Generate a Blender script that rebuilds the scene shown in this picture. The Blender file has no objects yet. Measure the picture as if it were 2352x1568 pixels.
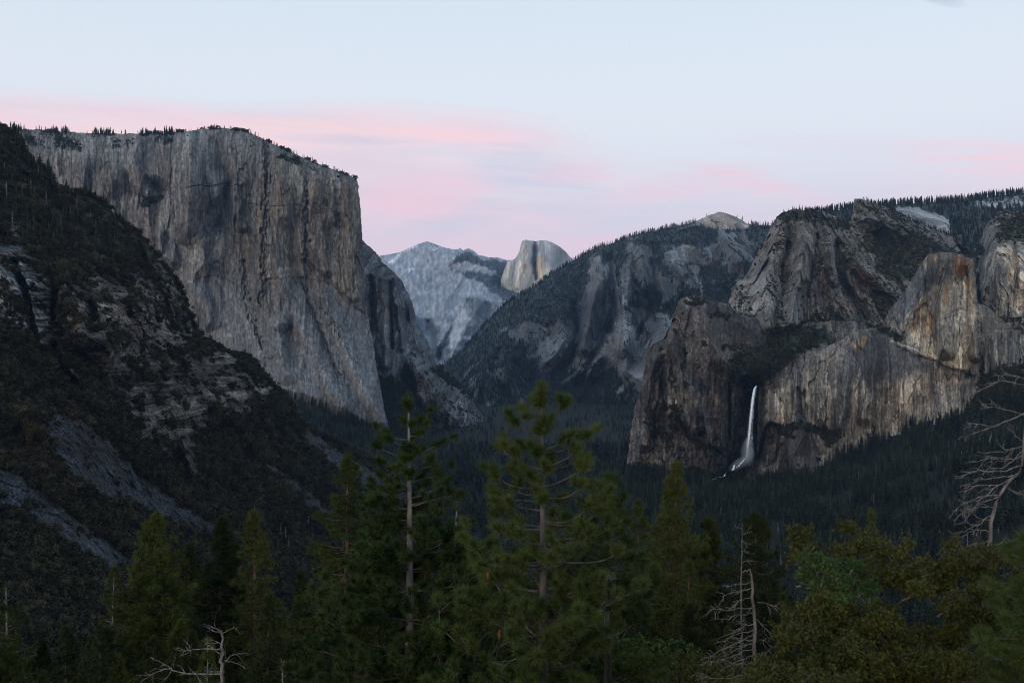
HAZE = 1.1e-5
SUN_E = 1.05
DENOISE = True
import bpy, math, random
import numpy as np
R = math.radians
random.seed(7)
RNG = np.random.default_rng(7)
scene = bpy.context.scene
COL = scene.collection

# ---------------------------------------------------------------- optics
# sight lines of the lookout: u, v run over a 2352 x 1568 field, F is the matching focal length
CU, CV, F = 1176.0, 784.0, 2352.0 * 35.0 / 36.0
def P(u, v, d):
    return np.array([(u - CU) / F * d, d, (CV - v) / F * d])

# ---------------------------------------------------------------- noise
_r = np.random.default_rng(11)
_perm = _r.permutation(4096).astype(np.int32)
_g = _r.normal(size=(4096, 3)).astype(np.float32)
_g /= np.linalg.norm(_g, axis=1, keepdims=True)
_gx, _gy, _gz = [np.ascontiguousarray(_g[:, k]) for k in range(3)]

from concurrent.futures import ThreadPoolExecutor
_pool = ThreadPoolExecutor(4)
def perlin(x, y, z):
    x, y, z = np.broadcast_arrays(x, y, z)
    if x.size < 60000: return _perlin(x, y, z)
    sh = x.shape; a = [np.array_split(t.ravel(), 4) for t in (x, y, z)]
    return np.concatenate(list(_pool.map(_perlin, *a))).reshape(sh)

def _perlin(x, y, z):
    x = np.asarray(x, np.float32); y = np.asarray(y, np.float32); z = np.asarray(z, np.float32)
    xi = np.floor(x); yi = np.floor(y); zi = np.floor(z)
    fx = x - xi; fy = y - yi; fz = z - zi
    xi = xi.astype(np.int32); yi = yi.astype(np.int32); zi = zi.astype(np.int32)
    wx = fx * fx * fx * (fx * (fx * 6 - 15) + 10)
    wy = fy * fy * fy * (fy * (fy * 6 - 15) + 10)
    wz = fz * fz * fz * (fz * (fz * 6 - 15) + 10)
    px = (_perm[xi & 4095], _perm[(xi + 1) & 4095])
    out = 0
    for a in (0, 1):
        ax = wx if a else 1 - wx
        for b in (0, 1):
            pxy = _perm[(px[a] + yi + b) & 4095]
            ab = ax * (wy if b else 1 - wy)
            for c in (0, 1):
                h = _perm[(pxy + zi + c) & 4095]
                out = out + ab * (wz if c else 1 - wz) * (_gx[h] * (fx - a) + _gy[h] * (fy - b) + _gz[h] * (fz - c))
    return out * 1.6

def fbm(x, y, z, o=5, g=0.5, l=2.03):
    s = 0; a = 1.0; t = 0
    for k in range(o):
        s = s + a * perlin(x + k * 17.3, y + k * 9.1, z - k * 5.7); t += a
        a *= g; x = x * l; y = y * l; z = z * l
    return s / t

def ridged(x, y, z, o=5, g=0.55, l=2.07):
    s = 0; a = 1.0; t = 0
    for k in range(o):
        n = 1 - np.abs(perlin(x - k * 7.3, y + k * 19.1, z + k * 3.7)) * 1.5
        s = s + a * n * np.abs(n); t += a
        a *= g; x = x * l; y = y * l; z = z * l
    return s / t

def cells(x, z):
    """2-D cell pattern: index of the nearest cell, offset to its centre, distance to the border with the next one"""
    def one(x, z):
        xi = np.floor(x).astype(np.int32); zi = np.floor(z).astype(np.int32)
        d1 = np.full(x.shape, 9.0, np.float32); d2 = d1.copy(); b = np.zeros(x.shape, np.int32); ox = d1 * 0; oz = d1 * 0
        for a in (-1, 0, 1):
            for c in (-1, 0, 1):
                h = _perm[(_perm[(xi + a) & 4095] + zi + c) & 4095]
                px = (xi + a + 0.5 + 0.45 * _gx[h]) - x; pz = (zi + c + 0.5 + 0.45 * _gz[h]) - z
                d = px * px + pz * pz; n = d < d1
                d2 = np.where(n, d1, np.minimum(d2, d)); d1 = np.where(n, d, d1); b = np.where(n, h, b); ox = np.where(n, px, ox); oz = np.where(n, pz, oz)
        return np.stack([b.astype(np.float32), ox, oz, np.sqrt(d2) - np.sqrt(d1)]).astype(np.float32)
    sh = x.shape; A = [np.array_split(np.asarray(t, np.float32).ravel(), 4) for t in (x, z)]
    r_ = np.concatenate(list(_pool.map(one, *A)), axis=1)
    return r_[0].astype(np.int32).reshape(sh), r_[1].reshape(sh), r_[2].reshape(sh), r_[3].reshape(sh)

def sstep(a, b, x):
    t = np.clip((x - a) / (b - a), 0, 1)
    return t * t * (3 - 2 * t)

def mixc(c, new, m):
    return c * (1 - m[..., None]) + np.asarray(new, np.float32) * m[..., None]

# ---------------------------------------------------------------- thin-plate interpolation
def tps_fit(pts, vals, lam=1e-4):
    p = np.asarray(pts, float); s = max(np.ptp(p[:, 0]), np.ptp(p[:, 1])); o = p.mean(0)
    q = (p - o) / s; n = len(q)
    r = np.linalg.norm(q[:, None] - q[None], axis=2)
    K = np.where(r > 0, r * r * np.log(r + 1e-12), 0) + lam * np.eye(n)
    Q = np.hstack([np.ones((n, 1)), q])
    A = np.zeros((n + 3, n + 3)); A[:n, :n] = K; A[:n, n:] = Q; A[n:, :n] = Q.T
    w = np.linalg.solve(A, np.concatenate([np.asarray(vals, float), np.zeros(3)]))
    def ev(x, y):
        X = (np.asarray(x, float) - o[0]) / s; Y = (np.asarray(y, float) - o[1]) / s
        out = w[n] + w[n + 1] * X + w[n + 2] * Y
        for k in range(n):
            r2 = (X - q[k, 0]) ** 2 + (Y - q[k, 1]) ** 2
            out = out + w[k] * 0.5 * r2 * np.log(r2 + 1e-12)
        return out
    return ev

def upsample(f, u, v, st):
    """evaluate f(U, V) on a coarse grid over the axes u, v and interpolate it onto them"""
    cu = np.arange(u[0], u[-1] + st, st); cv = np.arange(v[0], v[-1] + st, st)
    U, V = np.meshgrid(cu, cv)
    c = f(U, V)
    iu = np.clip((u - cu[0]) / st, 0, len(cu) - 1.001); iv = np.clip((v - cv[0]) / st, 0, len(cv) - 1.001)
    a = iu.astype(int); b = iv.astype(int); fu = (iu - a)[None]; fv = (iv - b)[:, None]
    A = c[b][:, a]; B = c[b][:, a + 1]; Cc = c[b + 1][:, a]; D = c[b + 1][:, a + 1]
    return ((A * (1 - fu) + B * fu) * (1 - fv) + (Cc * (1 - fu) + D * fu) * fv).astype(np.float32)

def seg_dist(pts, U, V, closed=False):
    best = np.full(U.shape, 1e9, np.float32)
    n = len(pts)
    for k in range(n if closed else n - 1):
        (ax, ay), (bx, by) = pts[k][:2], pts[(k + 1) % n][:2]
        dx, dy = bx - ax, by - ay
        t = np.clip(((U - ax) * dx + (V - ay) * dy) / (dx * dx + dy * dy + 1e-9), 0, 1)
        np.minimum(best, np.hypot(U - ax - t * dx, V - ay - t * dy), out=best)
    return best

def inside(pts, U, V):
    m = np.zeros(U.shape, bool); n = len(pts)
    for k in range(n):
        (ax, ay), (bx, by) = pts[k][:2], pts[(k + 1) % n][:2]
        if ay == by: continue
        c = (ay > V) != (by > V)
        m ^= c & (U < (bx - ax) * (V - ay) / (by - ay) + ax)
    return m

# ---------------------------------------------------------------- mesh output
def mesh_np(name, co, quads=None, tris=None, mat=None, col=None, smooth=False, parent=None, link=True):
    me = bpy.data.meshes.new(name)
    nq = 0 if quads is None else len(quads); nt = 0 if tris is None else len(tris)
    me.vertices.add(len(co)); me.vertices.foreach_set('co', np.ascontiguousarray(co, np.float32).ravel())
    me.loops.add(nq * 4 + nt * 3); me.polygons.add(nq + nt)
    li = []
    if nq: li.append(np.asarray(quads, np.int32).ravel())
    if nt: li.append(np.asarray(tris, np.int32).ravel())
    me.loops.foreach_set('vertex_index', np.concatenate(li))
    st = np.concatenate([np.arange(nq) * 4, nq * 4 + np.arange(nt) * 3]).astype(np.int32)
    me.polygons.foreach_set('loop_start', st)
    me.polygons.foreach_set('use_smooth', np.full(nq + nt, smooth, bool))
    me.update(calc_edges=True)
    if col is not None:
        a = me.color_attributes.new('Col', 'FLOAT_COLOR', 'POINT')
        c4 = np.ones((len(co), 4), np.float32); c4[:, :3] = col
        a.data.foreach_set('color', c4.ravel())
    if mat is not None:
        for m in (mat if isinstance(mat, (list, tuple)) else [mat]): me.materials.append(m)
    o = bpy.data.objects.new(name, me)
    if link: COL.objects.link(o)
    if parent is not None: o.parent = parent
    return o

def tag(o, label=None, cat=None, group=None, kind=None):
    if label: o['label'] = label
    if cat: o['category'] = cat
    if group: o['group'] = group
    if kind: o['kind'] = kind
    return o

# ---------------------------------------------------------------- materials
def mat_new(name):
    m = bpy.data.materials.new(name); m.use_nodes = True
    nt = m.node_tree; b = nt.nodes['Principled BSDF']
    b.inputs['Roughness'].default_value = 0.95
    b.inputs['Specular IOR Level'].default_value = 0.12
    return m, nt, b

def rock_material(name, scale, bump=0.35, dist=1.0, var=0.3):
    """albedo kept per vertex in 'Col', broken up by a fine object-space noise, plus a bump"""
    m, nt, b = mat_new(name); N = nt.nodes; L = nt.links
    at = N.new('ShaderNodeAttribute'); at.attribute_name = 'Col'
    tc = N.new('ShaderNodeTexCoord')
    mp = N.new('ShaderNodeMapping'); mp.inputs['Scale'].default_value = (scale, scale, scale * 0.45)
    L.new(tc.outputs['Object'], mp.inputs['Vector'])
    no = N.new('ShaderNodeTexNoise'); no.inputs['Scale'].default_value = 1.0; no.inputs['Detail'].default_value = 5
    no.inputs['Roughness'].default_value = 0.65
    L.new(mp.outputs[0], no.inputs['Vector'])
    mr = N.new('ShaderNodeMapRange'); mr.inputs['From Min'].default_value = 0.3; mr.inputs['From Max'].default_value = 0.7
    mr.inputs['To Min'].default_value = 1 - var; mr.inputs['To Max'].default_value = 1 + var
    L.new(no.outputs['Fac'], mr.inputs['Value'])
    mx = N.new('ShaderNodeVectorMath'); mx.operation = 'SCALE'
    L.new(at.outputs['Color'], mx.inputs[0]); L.new(mr.outputs[0], mx.inputs['Scale'])
    L.new(mx.outputs[0], b.inputs['Base Color'])
    bp = N.new('ShaderNodeBump'); bp.inputs['Strength'].default_value = bump; bp.inputs['Distance'].default_value = dist
    L.new(no.outputs['Fac'], bp.inputs['Height']); L.new(bp.outputs[0], b.inputs['Normal'])
    return m

# ---------------------------------------------------------------- mountain relief
class Relief:
    """A massif as a displaced surface in metres: an outline, distances at control points, ridges and gullies
    sculpted into it, fractal rock relief on top, and a solid back."""
    def __init__(s, name, poly, ctrl, step=1.25, sil=None, round_m=0, ragged=(1.5, 14), feats=(), thick=0.10, seed=0, flat=True):
        s.name = name; s.poly = poly; s.seed = seed; s.thick = thick
        us = [p[0] for p in poly]; vs = [p[1] for p in poly]
        s.u = np.arange(max(min(us), -170) - 3, min(max(us), 2520) + 4, step)
        s.v = np.arange(min(vs) - 3, min(max(vs), 1700) + 4, step)
        s.U, s.V = [a.astype(np.float32) for a in np.meshgrid(s.u, s.v)]
        wu = fbm(s.U / ragged[1], s.V / ragged[1], s.U * 0 + seed, 4) * ragged[0] * 2
        wv = fbm(s.U / ragged[1] + 50, s.V / ragged[1], s.U * 0 + seed, 4) * ragged[0] * 2
        s.mask = inside(poly, s.U + wu, s.V + wv)
        f = tps_fit([c[:2] for c in ctrl], [math.log(c[2]) for c in ctrl])
        s.d = np.exp(upsample(f, s.u, s.v, 10.0))
        for ft in feats:
            pts, w, h = ft[:3]; pw = ft[3] if len(ft) > 3 else 1.5; wrp = ft[4] if len(ft) > 4 else 0.35
            h = h * (1.5 if w >= 16 else 1.0); mu = np.array([p[0] for p in pts]); mv = np.array([p[1] for p in pts])
            a = np.searchsorted(s.u, mu.min() - w * 1.6); b = np.searchsorted(s.u, mu.max() + w * 1.6)
            c = np.searchsorted(s.v, mv.min() - w * 1.6); e = np.searchsorted(s.v, mv.max() + w * 1.6)
            if b - a < 2 or e - c < 2: continue
            U = s.U[c:e, a:b]; V = s.V[c:e, a:b]
            q = seg_dist(pts, U + wrp * w * perlin(U / w, V / (2 * w), U * 0 + 3.3), V)
            s.d[c:e, a:b] -= h * np.clip(1 - q / w, 0, 1) ** pw
        if sil is not None and round_m > 0:
            q = upsample(lambda a, b: seg_dist(sil, a, b), s.u, s.v, 4.0) * s.d / F
            t = np.clip(1 - q / round_m, 0, 1)
            s.d += round_m * (1 - np.sqrt(np.clip(1 - t * t, 0, 1)))
        s.coords(); s.tone = np.ones_like(s.d)
        # upright joints and water streaks run along plumb lines: pattern coordinates are bearing and height at the massif's mean distance
        if flat:
            q = float(np.median(s.d[s.mask])); s.X = (s.U - CU) / F * q; s.Y = np.zeros_like(s.X); s.Z = (CV - s.V) / F * q
            k = q / 4000; w = 9 * fbm(s.X / (70 * k), s.Y + seed, s.Z / (110 * k), 4) + 26 * fbm(s.X / (300 * k), s.Y + seed + 3, s.Z / (420 * k), 2); s.X = s.X + k * w
        else: s.X, s.Y, s.Z = s.x, s.y, s.z
    def coords(s):
        s.x = (s.U - CU) / F * s.d; s.y = s.d; s.z = (CV - s.V) / F * s.d
    def push(s, dd):
        s.d = (s.d + dd).astype(np.float32); s.coords()
    def facets(s, sx, sz, amp, tone=0.16, crack=0.5, warp=0.5, shear=0.0, wt=1.0):
        """joint-bounded blocks: each cell is a plane with its own tilt and set-back, its edges are open joints"""
        x = s.X / sx + shear * s.Z / sz; z = s.Z / sz + s.seed * 3.1
        w = fbm(s.X / sx * 0.7, s.Y / sx * 0.4, s.Z / sz * 0.7, 4)
        i, ox, oz, e = cells(x + warp * w, z + warp * 1.3 * w + 0.2 * fbm(s.X / sx * 3, s.Z / sz * 3, s.Y * 0 + 3, 3))
        s.push(wt * amp * (0.8 * _gy[i] + 1.6 * _gx[i] * ox + 1.6 * _gz[i] * oz))
        c = sstep(0.07, 0.0, e) * sstep(-0.5, 0.3, _gx[(i * 7) & 4095] + 0.6 * w)
        s.tone = s.tone * (1 + wt * tone * _gz[(i * 13 + 5) & 4095] * 1.7) * (1 - wt * crack * c)
    def joints(s, c, lines, dark=(0.03, 0.03, 0.032), k=0.75):
        for pts, w in lines:
            q = seg_dist(pts, s.U + 5 * perlin(s.U / 14, s.V / 22, s.Y) + 2 * perlin(s.U / 4, s.V / 7, s.Y), s.V + 4 * perlin(s.U / 16, s.V / 16, s.Y + 4))
            c = mixc(c, dark, k * sstep(w, w * 0.25, q) * sstep(-0.5, 0.1, perlin(s.U / 12, s.V / 12, s.Y + 9) + 0.15))
        return c
    def normals(s):
        p = np.stack([s.x, s.y, s.z], -1)
        n = np.cross(np.gradient(p, axis=1), np.gradient(p, axis=0))
        n /= np.linalg.norm(n, axis=-1, keepdims=True) + 1e-9
        return np.where((n[..., 1:2] > 0), -n, n)
    def zone(s, poly, feather=8, warp=10, wscale=30):
        wu = fbm(s.U / wscale, s.V / wscale, s.U * 0 + 7.7 + s.seed, 4) * warp * 2
        wv = fbm(s.U / wscale + 31, s.V / wscale, s.U * 0 + 2.1 + s.seed, 4) * warp * 2
        def sd(a, b):
            q = seg_dist(poly, a, b, True); return np.where(inside(poly, a, b), q, -q)
        g = upsample(sd, s.u, s.v, 6.0)
        # follow the warp: sample the distance field at the displaced place
        iu = np.clip(((s.U + wu) - s.u[0]) / (s.u[1] - s.u[0]), 0, len(s.u) - 1).astype(int)
        iv = np.clip(((s.V + wv) - s.v[0]) / (s.v[1] - s.v[0]), 0, len(s.v) - 1).astype(int)
        return sstep(-feather, feather, g[iv, iu])
    def build(s, col, mat, gamma=1.35, grit=5.0, bright=1.0):
        idx = -np.ones(s.mask.shape, np.int64)
        k = s.mask; q = k[:-1, :-1] & k[1:, :-1] & k[:-1, 1:] & k[1:, 1:]
        used = np.zeros_like(k)
        used[:-1, :-1] |= q; used[1:, :-1] |= q; used[:-1, 1:] |= q; used[1:, 1:] |= q
        idx[used] = np.arange(used.sum())
        co = np.stack([s.x[used], s.y[used], s.z[used]], -1)
        quads = np.stack([idx[:-1, :-1][q], idx[1:, :-1][q], idx[1:, 1:][q], idx[:-1, 1:][q]], -1)
        # solid back: the outline is carried back behind the face and a little inward
        e = np.concatenate([quads[:, [0, 1]], quads[:, [1, 2]], quads[:, [2, 3]], quads[:, [3, 0]]])
        key = np.minimum(e[:, 0], e[:, 1]) * len(co) + np.maximum(e[:, 0], e[:, 1])
        _, inv, cnt = np.unique(key, return_inverse=True, return_counts=True)
        be = e[cnt[inv] == 1]
        bv = np.unique(be); mp = {}; m = np.zeros(len(co), np.int64); m[bv] = np.arange(len(bv)) + len(co)
        back = co[bv] * (1 + s.thick)
        cx = co[:, 0].mean()
        back[:, 0] += (cx * (1 + s.thick) - back[:, 0]) * 0.04
        back[:, 2] -= s.thick * 0.45 * co[bv, 1]
        sk = np.stack([be[:, 1], be[:, 0], m[be[:, 0]], m[be[:, 1]]], -1)
        cc = col[used] * np.clip(s.tone[used], 0.15, 2)[:, None] * bright; ref = np.median(cc, axis=0)
        g = fbm(s.X[used] / grit, s.Y[used] / grit, s.Z[used] / (2 * grit), 3)
        lum = np.clip(cc.mean(1, keepdims=True) / ref.mean(), 0.05, 20)
        cc = np.clip(cc * lum ** (gamma - 1) * np.exp(0.95 * g)[:, None], 0.006, 0.85)
        c = np.concatenate([cc, cc[bv]])
        o = mesh_np(s.name, np.concatenate([co, back]), quads=np.concatenate([quads, sk]), mat=mat, col=c, smooth=True)
        s.used = used
        return o
    def scatter(s, weight, n, rng=RNG):
        w = np.where(s.mask, weight, 0).astype(float).ravel()
        cs = np.cumsum(w); 
        if cs[-1] <= 0: return np.zeros((0, 3))
        i = np.searchsorted(cs, rng.random(n) * cs[-1]); i = np.clip(i, 0, len(w) - 1)
        return np.stack([s.x.ravel()[i], s.y.ravel()[i], s.z.ravel()[i]], -1)
# ================================================================ plant kit
def foliage_material(name, ca, cb, obj_var=0.35, rough=0.9, nscale=2.0, stand=0, leafvar=0):
    m, nt, b = mat_new(name); N = nt.nodes; L = nt.links
    b.inputs['Roughness'].default_value = rough
    oi = N.new('ShaderNodeObjectInfo'); tc = N.new('ShaderNodeTexCoord')
    no = N.new('ShaderNodeTexNoise'); no.inputs['Scale'].default_value = nscale; no.inputs['Detail'].default_value = 3
    L.new(tc.outputs['Object'], no.inputs['Vector'])
    ad = N.new('ShaderNodeMath'); ad.operation = 'MULTIPLY_ADD'; ad.inputs[1].default_value = 0.5
    L.new(oi.outputs['Random'], ad.inputs[0])
    sb = N.new('ShaderNodeMath'); sb.operation = 'MULTIPLY_ADD'; sb.inputs[1].default_value = 1.6; sb.inputs[2].default_value = -0.55
    L.new(no.outputs['Fac'], sb.inputs[0]); L.new(sb.outputs[0], ad.inputs[2])
    mx = N.new('ShaderNodeMix'); mx.data_type = 'RGBA'; mx.clamp_factor = True
    mx.inputs['A'].default_value = (*ca, 1); mx.inputs['B'].default_value = (*cb, 1)
    L.new(ad.outputs[0], mx.inputs['Factor'])
    wn = N.new('ShaderNodeTexWhiteNoise'); wn.noise_dimensions = '1D'; L.new(oi.outputs['Random'], wn.inputs['W'])
    mr = N.new('ShaderNodeMapRange'); mr.inputs['To Min'].default_value = 1 - obj_var; mr.inputs['To Max'].default_value = 1 + obj_var
    L.new(wn.outputs['Value'], mr.inputs['Value'])
    sc = N.new('ShaderNodeVectorMath'); sc.operation = 'SCALE'; L.new(mx.outputs['Result'], sc.inputs[0])
    if stand:
        # whole stands differ in kind and health from place to place
        vm = N.new('ShaderNodeVectorMath'); vm.operation = 'SCALE'; vm.inputs['Scale'].default_value = 1.0 / stand; L.new(oi.outputs['Location'], vm.inputs[0])
        ns = N.new('ShaderNodeTexNoise'); ns.inputs['Scale'].default_value = 1.0; ns.inputs['Detail'].default_value = 3; L.new(vm.outputs[0], ns.inputs['Vector'])
        m4 = N.new('ShaderNodeMapRange'); m4.inputs['From Min'].default_value = 0.3; m4.inputs['From Max'].default_value = 0.7; m4.inputs['To Min'].default_value = 0.45; m4.inputs['To Max'].default_value = 1.55
        L.new(ns.outputs['Fac'], m4.inputs['Value'])
        m5 = N.new('ShaderNodeMath'); m5.operation = 'MULTIPLY'; L.new(m4.outputs[0], m5.inputs[0]); L.new(mr.outputs[0], m5.inputs[1]); L.new(m5.outputs[0], sc.inputs['Scale'])
    else: L.new(mr.outputs[0], sc.inputs['Scale'])
    if leafvar:
        ge = N.new('ShaderNodeNewGeometry'); m7 = N.new('ShaderNodeMapRange'); m7.inputs['To Min'].default_value = 1 - leafvar; m7.inputs['To Max'].default_value = 1 + leafvar
        L.new(ge.outputs['Random Per Island'], m7.inputs['Value']); s7 = N.new('ShaderNodeVectorMath'); s7.operation = 'SCALE'
        L.new(sc.outputs[0], s7.inputs[0]); L.new(m7.outputs[0], s7.inputs['Scale']); sc = s7
    L.new(sc.outputs[0], b.inputs['Base Color'])
    return m

def bark_material(name, ca, cb, scale=9.0, bump=0.4):
    m, nt, b = mat_new(name); N = nt.nodes; L = nt.links
    tc = N.new('ShaderNodeTexCoord'); mp = N.new('ShaderNodeMapping'); mp.inputs['Scale'].default_value = (scale, scale, scale * 0.3)
    L.new(tc.outputs['Object'], mp.inputs['Vector'])
    no = N.new('ShaderNodeTexNoise'); no.inputs['Scale'].default_value = 1.5; no.inputs['Detail'].default_value = 5
    L.new(mp.outputs[0], no.inputs['Vector'])
    cr = N.new('ShaderNodeValToRGB'); cr.color_ramp.elements[0].position = 0.35; cr.color_ramp.elements[1].position = 0.65
    cr.color_ramp.elements[0].color = (*ca, 1); cr.color_ramp.elements[1].color = (*cb, 1)
    L.new(no.outputs['Fac'], cr.inputs['Fac']); L.new(cr.outputs['Color'], b.inputs['Base Color'])
    bp = N.new('ShaderNodeBump'); bp.inputs['Strength'].default_value = bump; bp.inputs['Distance'].default_value = 0.02
    L.new(no.outputs['Fac'], bp.inputs['Height']); L.new(bp.outputs[0], b.inputs['Normal'])
    return m

def rand_unit(n, rng):
    v = rng.normal(size=(n, 3)); return v / (np.linalg.norm(v, axis=1, keepdims=True) + 1e-9)

def blades(base, direc, length, width, rng):
    """thin triangles: base points, unit directions, lengths, widths"""
    n = len(base); side = np.cross(direc, rand_unit(n, rng)); side /= np.linalg.norm(side, axis=1, keepdims=True) + 1e-9
    w = (np.ones(n) * width)[:, None]; l = (np.ones(n) * length)[:, None]
    co = np.stack([base - side * w, base + side * w, base + direc * l], 1).reshape(-1, 3)
    return co, np.arange(n * 3).reshape(-1, 3)

def leaves(cen, size, rng, elong=1.5, nrm=None, jit=0.8):
    """small lozenge leaves"""
    n = len(cen)
    if nrm is None: nrm = rand_unit(n, rng)
    else:
        nrm = nrm + jit * rand_unit(n, rng); nrm = nrm / (np.linalg.norm(nrm, axis=1, keepdims=True) + 1e-9)
    a = np.cross(nrm, rand_unit(n, rng)); a /= np.linalg.norm(a, axis=1, keepdims=True) + 1e-9
    b = np.cross(nrm, a); s = (np.ones(n) * size)[:, None]
    co = np.stack([cen - a * s * elong, cen - b * s * 0.6, cen + a * s * elong, cen + b * s * 0.6], 1).reshape(-1, 3)
    return co, np.arange(n * 4).reshape(-1, 4)

def tubes(paths, sides=5):
    """paths: list of (points (k,3), radii (k,)) -> vertices, quads"""
    V = []; Q = []; o = 0
    an = np.linspace(0, 2 * np.pi, sides, endpoint=False)
    for pts, rad in paths:
        pts = np.asarray(pts, float); rad = np.asarray(rad, float); k = len(pts)
        t = np.gradient(pts, axis=0); t /= np.linalg.norm(t, axis=1, keepdims=True) + 1e-9
        ref = np.where(np.abs(t[:, 2:3]) > 0.9, np.array([[1.0, 0, 0]]), np.array([[0, 0, 1.0]]))
        a = np.cross(t, ref); a /= np.linalg.norm(a, axis=1, keepdims=True) + 1e-9; b = np.cross(t, a)
        ring = pts[:, None] + rad[:, None, None] * (np.cos(an)[None, :, None] * a[:, None] + np.sin(an)[None, :, None] * b[:, None])
        V.append(ring.reshape(-1, 3))
        i = np.arange(k - 1)[:, None] * sides; j = np.arange(sides)[None]
        q = np.stack([i + j, i + (j + 1) % sides, i + sides + (j + 1) % sides, i + sides + j], -1).reshape(-1, 4) + o
        Q.append(q); o += k * sides
    return np.concatenate(V), np.concatenate(Q)

def curve_pts(p0, p1, bend, n=7, wob=0.0, rng=RNG):
    """from p0 to p1, sagging by bend (vector) in the middle, wobbling sideways"""
    t = np.linspace(0, 1, n)[:, None]; p0 = np.asarray(p0, float); p1 = np.asarray(p1, float)
    p = p0 * (1 - t) + p1 * t + np.asarray(bend, float) * (4 * t * (1 - t))
    if wob: 
        w = rng.normal(size=(n, 3)) * wob; w[0] = 0; p = p + w
    return p

# ---- small plants seen from afar (unit height 1)
M_conf = foliage_material('distant_needles', (0.010, 0.016, 0.011), (0.026, 0.031, 0.018), 0.55, 0.95, 3, 160)
M_conf2 = foliage_material('olive_needles', (0.022, 0.030, 0.014), (0.044, 0.050, 0.022), 0.45, 0.95, 3, 60)
M_bush = foliage_material('scrub_leaves', (0.012, 0.014, 0.007), (0.046, 0.037, 0.019), 0.65, 0.95, 1.2, 45)
M_grey = bark_material('weathered_wood', (0.16, 0.15, 0.14), (0.34, 0.33, 0.31))
M_distbark = bark_material('distant_bark', (0.07, 0.055, 0.045), (0.13, 0.11, 0.09), 20)

def tiny_conifer(seed, name, mat, n=210, wide=0.17, link=False):
    g = np.random.default_rng(seed)
    t = g.random(n) ** 0.85; z = 0.10 + 0.88 * t
    lay = 0.75 + 0.25 * np.sin(z * 40 + g.random() * 6)
    lopsided = 1 + 0.25 * np.sin(g.random() * 6 + z * 7)
    rr_ = wide * (1 - t) ** 0.8 * lay * lopsided * (0.55 + 0.45 * g.random(n)) + 0.008
    a = g.random(n) * 2 * np.pi
    tip = np.stack([np.cos(a) * rr_, np.sin(a) * rr_, z - 0.35 * rr_], -1)
    base = np.stack([np.cos(a) * rr_ * 0.15, np.sin(a) * rr_ * 0.15, z + 0.03], -1)
    tang = np.stack([-np.sin(a), np.cos(a), np.zeros(n)], -1) * (0.016 + 0.28 * rr_)[:, None]
    co = np.stack([base, tip - tang, tip + tang], 1).reshape(-1, 3)
    tr = np.arange(n * 3).reshape(-1, 3)
    tv, tq = tubes([([(0, 0, -0.05), (0, 0, 0.5), (0, 0, 0.99)], [0.012, 0.009, 0.002])], 4)
    return mesh_np(name, np.concatenate([co, tv]), quads=tq + len(co), tris=tr, mat=mat, link=link)

def tiny_bush(seed, name, mat, n=230, link=False):
    g = np.random.default_rng(seed)
    lob = g.normal(size=(6, 3)) * [0.34, 0.34, 0.18] + [0, 0, 0.42]
    k = g.integers(0, 6, n); d = rand_unit(n, g)
    c = lob[k] + d * (0.27 + 0.06 * g.random(n))[:, None] * [1, 1, 0.85]
    c[:, 2] = np.maximum(c[:, 2], -0.05)
    co, q = leaves(c, 0.085 + 0.04 * g.random(n), g, 1.2, d, 0.7)
    return mesh_np(name, co, quads=q, mat=mat, link=link)

def tiny_snag(seed, name, link=False):
    g = np.random.default_rng(seed); ps = [(curve_pts((0, 0, -0.03), (g.normal() * 0.03, g.normal() * 0.03, 1), (0, 0, 0), 5, 0.006, g), np.linspace(0.016, 0.003, 5))]
    for k in range(26):
        z = 0.25 + 0.7 * g.random(); a = g.random() * 6.28; l = 0.14 * (1.15 - z) + 0.03
        ps.append((curve_pts((0, 0, z), (math.cos(a) * l, math.sin(a) * l, z - 0.03 + 0.05 * g.random()), (0, 0, -0.01), 3), [0.005, 0.004, 0.0015]))
    v, q = tubes(ps, 3)
    return mesh_np(name, v, quads=q, mat=M_grey, link=link)

def proto_collection(name, objs):
    c = bpy.data.collections.new(name)
    for k, o in enumerate(objs): c.objects.link(o)
    return c

CONIFERS = [tiny_conifer(100 + k, 'distant_conifer', M_conf, wide=[0.17, 0.22, 0.27, 0.2, 0.15][k % 5]) for k in range(5)]
DARKCON = [tiny_conifer(140 + k, 'dark_conifer', M_conf2, wide=[0.2, 0.24, 0.16][k % 3]) for k in range(3)]
BUSHES = [tiny_bush(200 + k, 'scrub_bush', M_bush) for k in range(4)]

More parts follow.
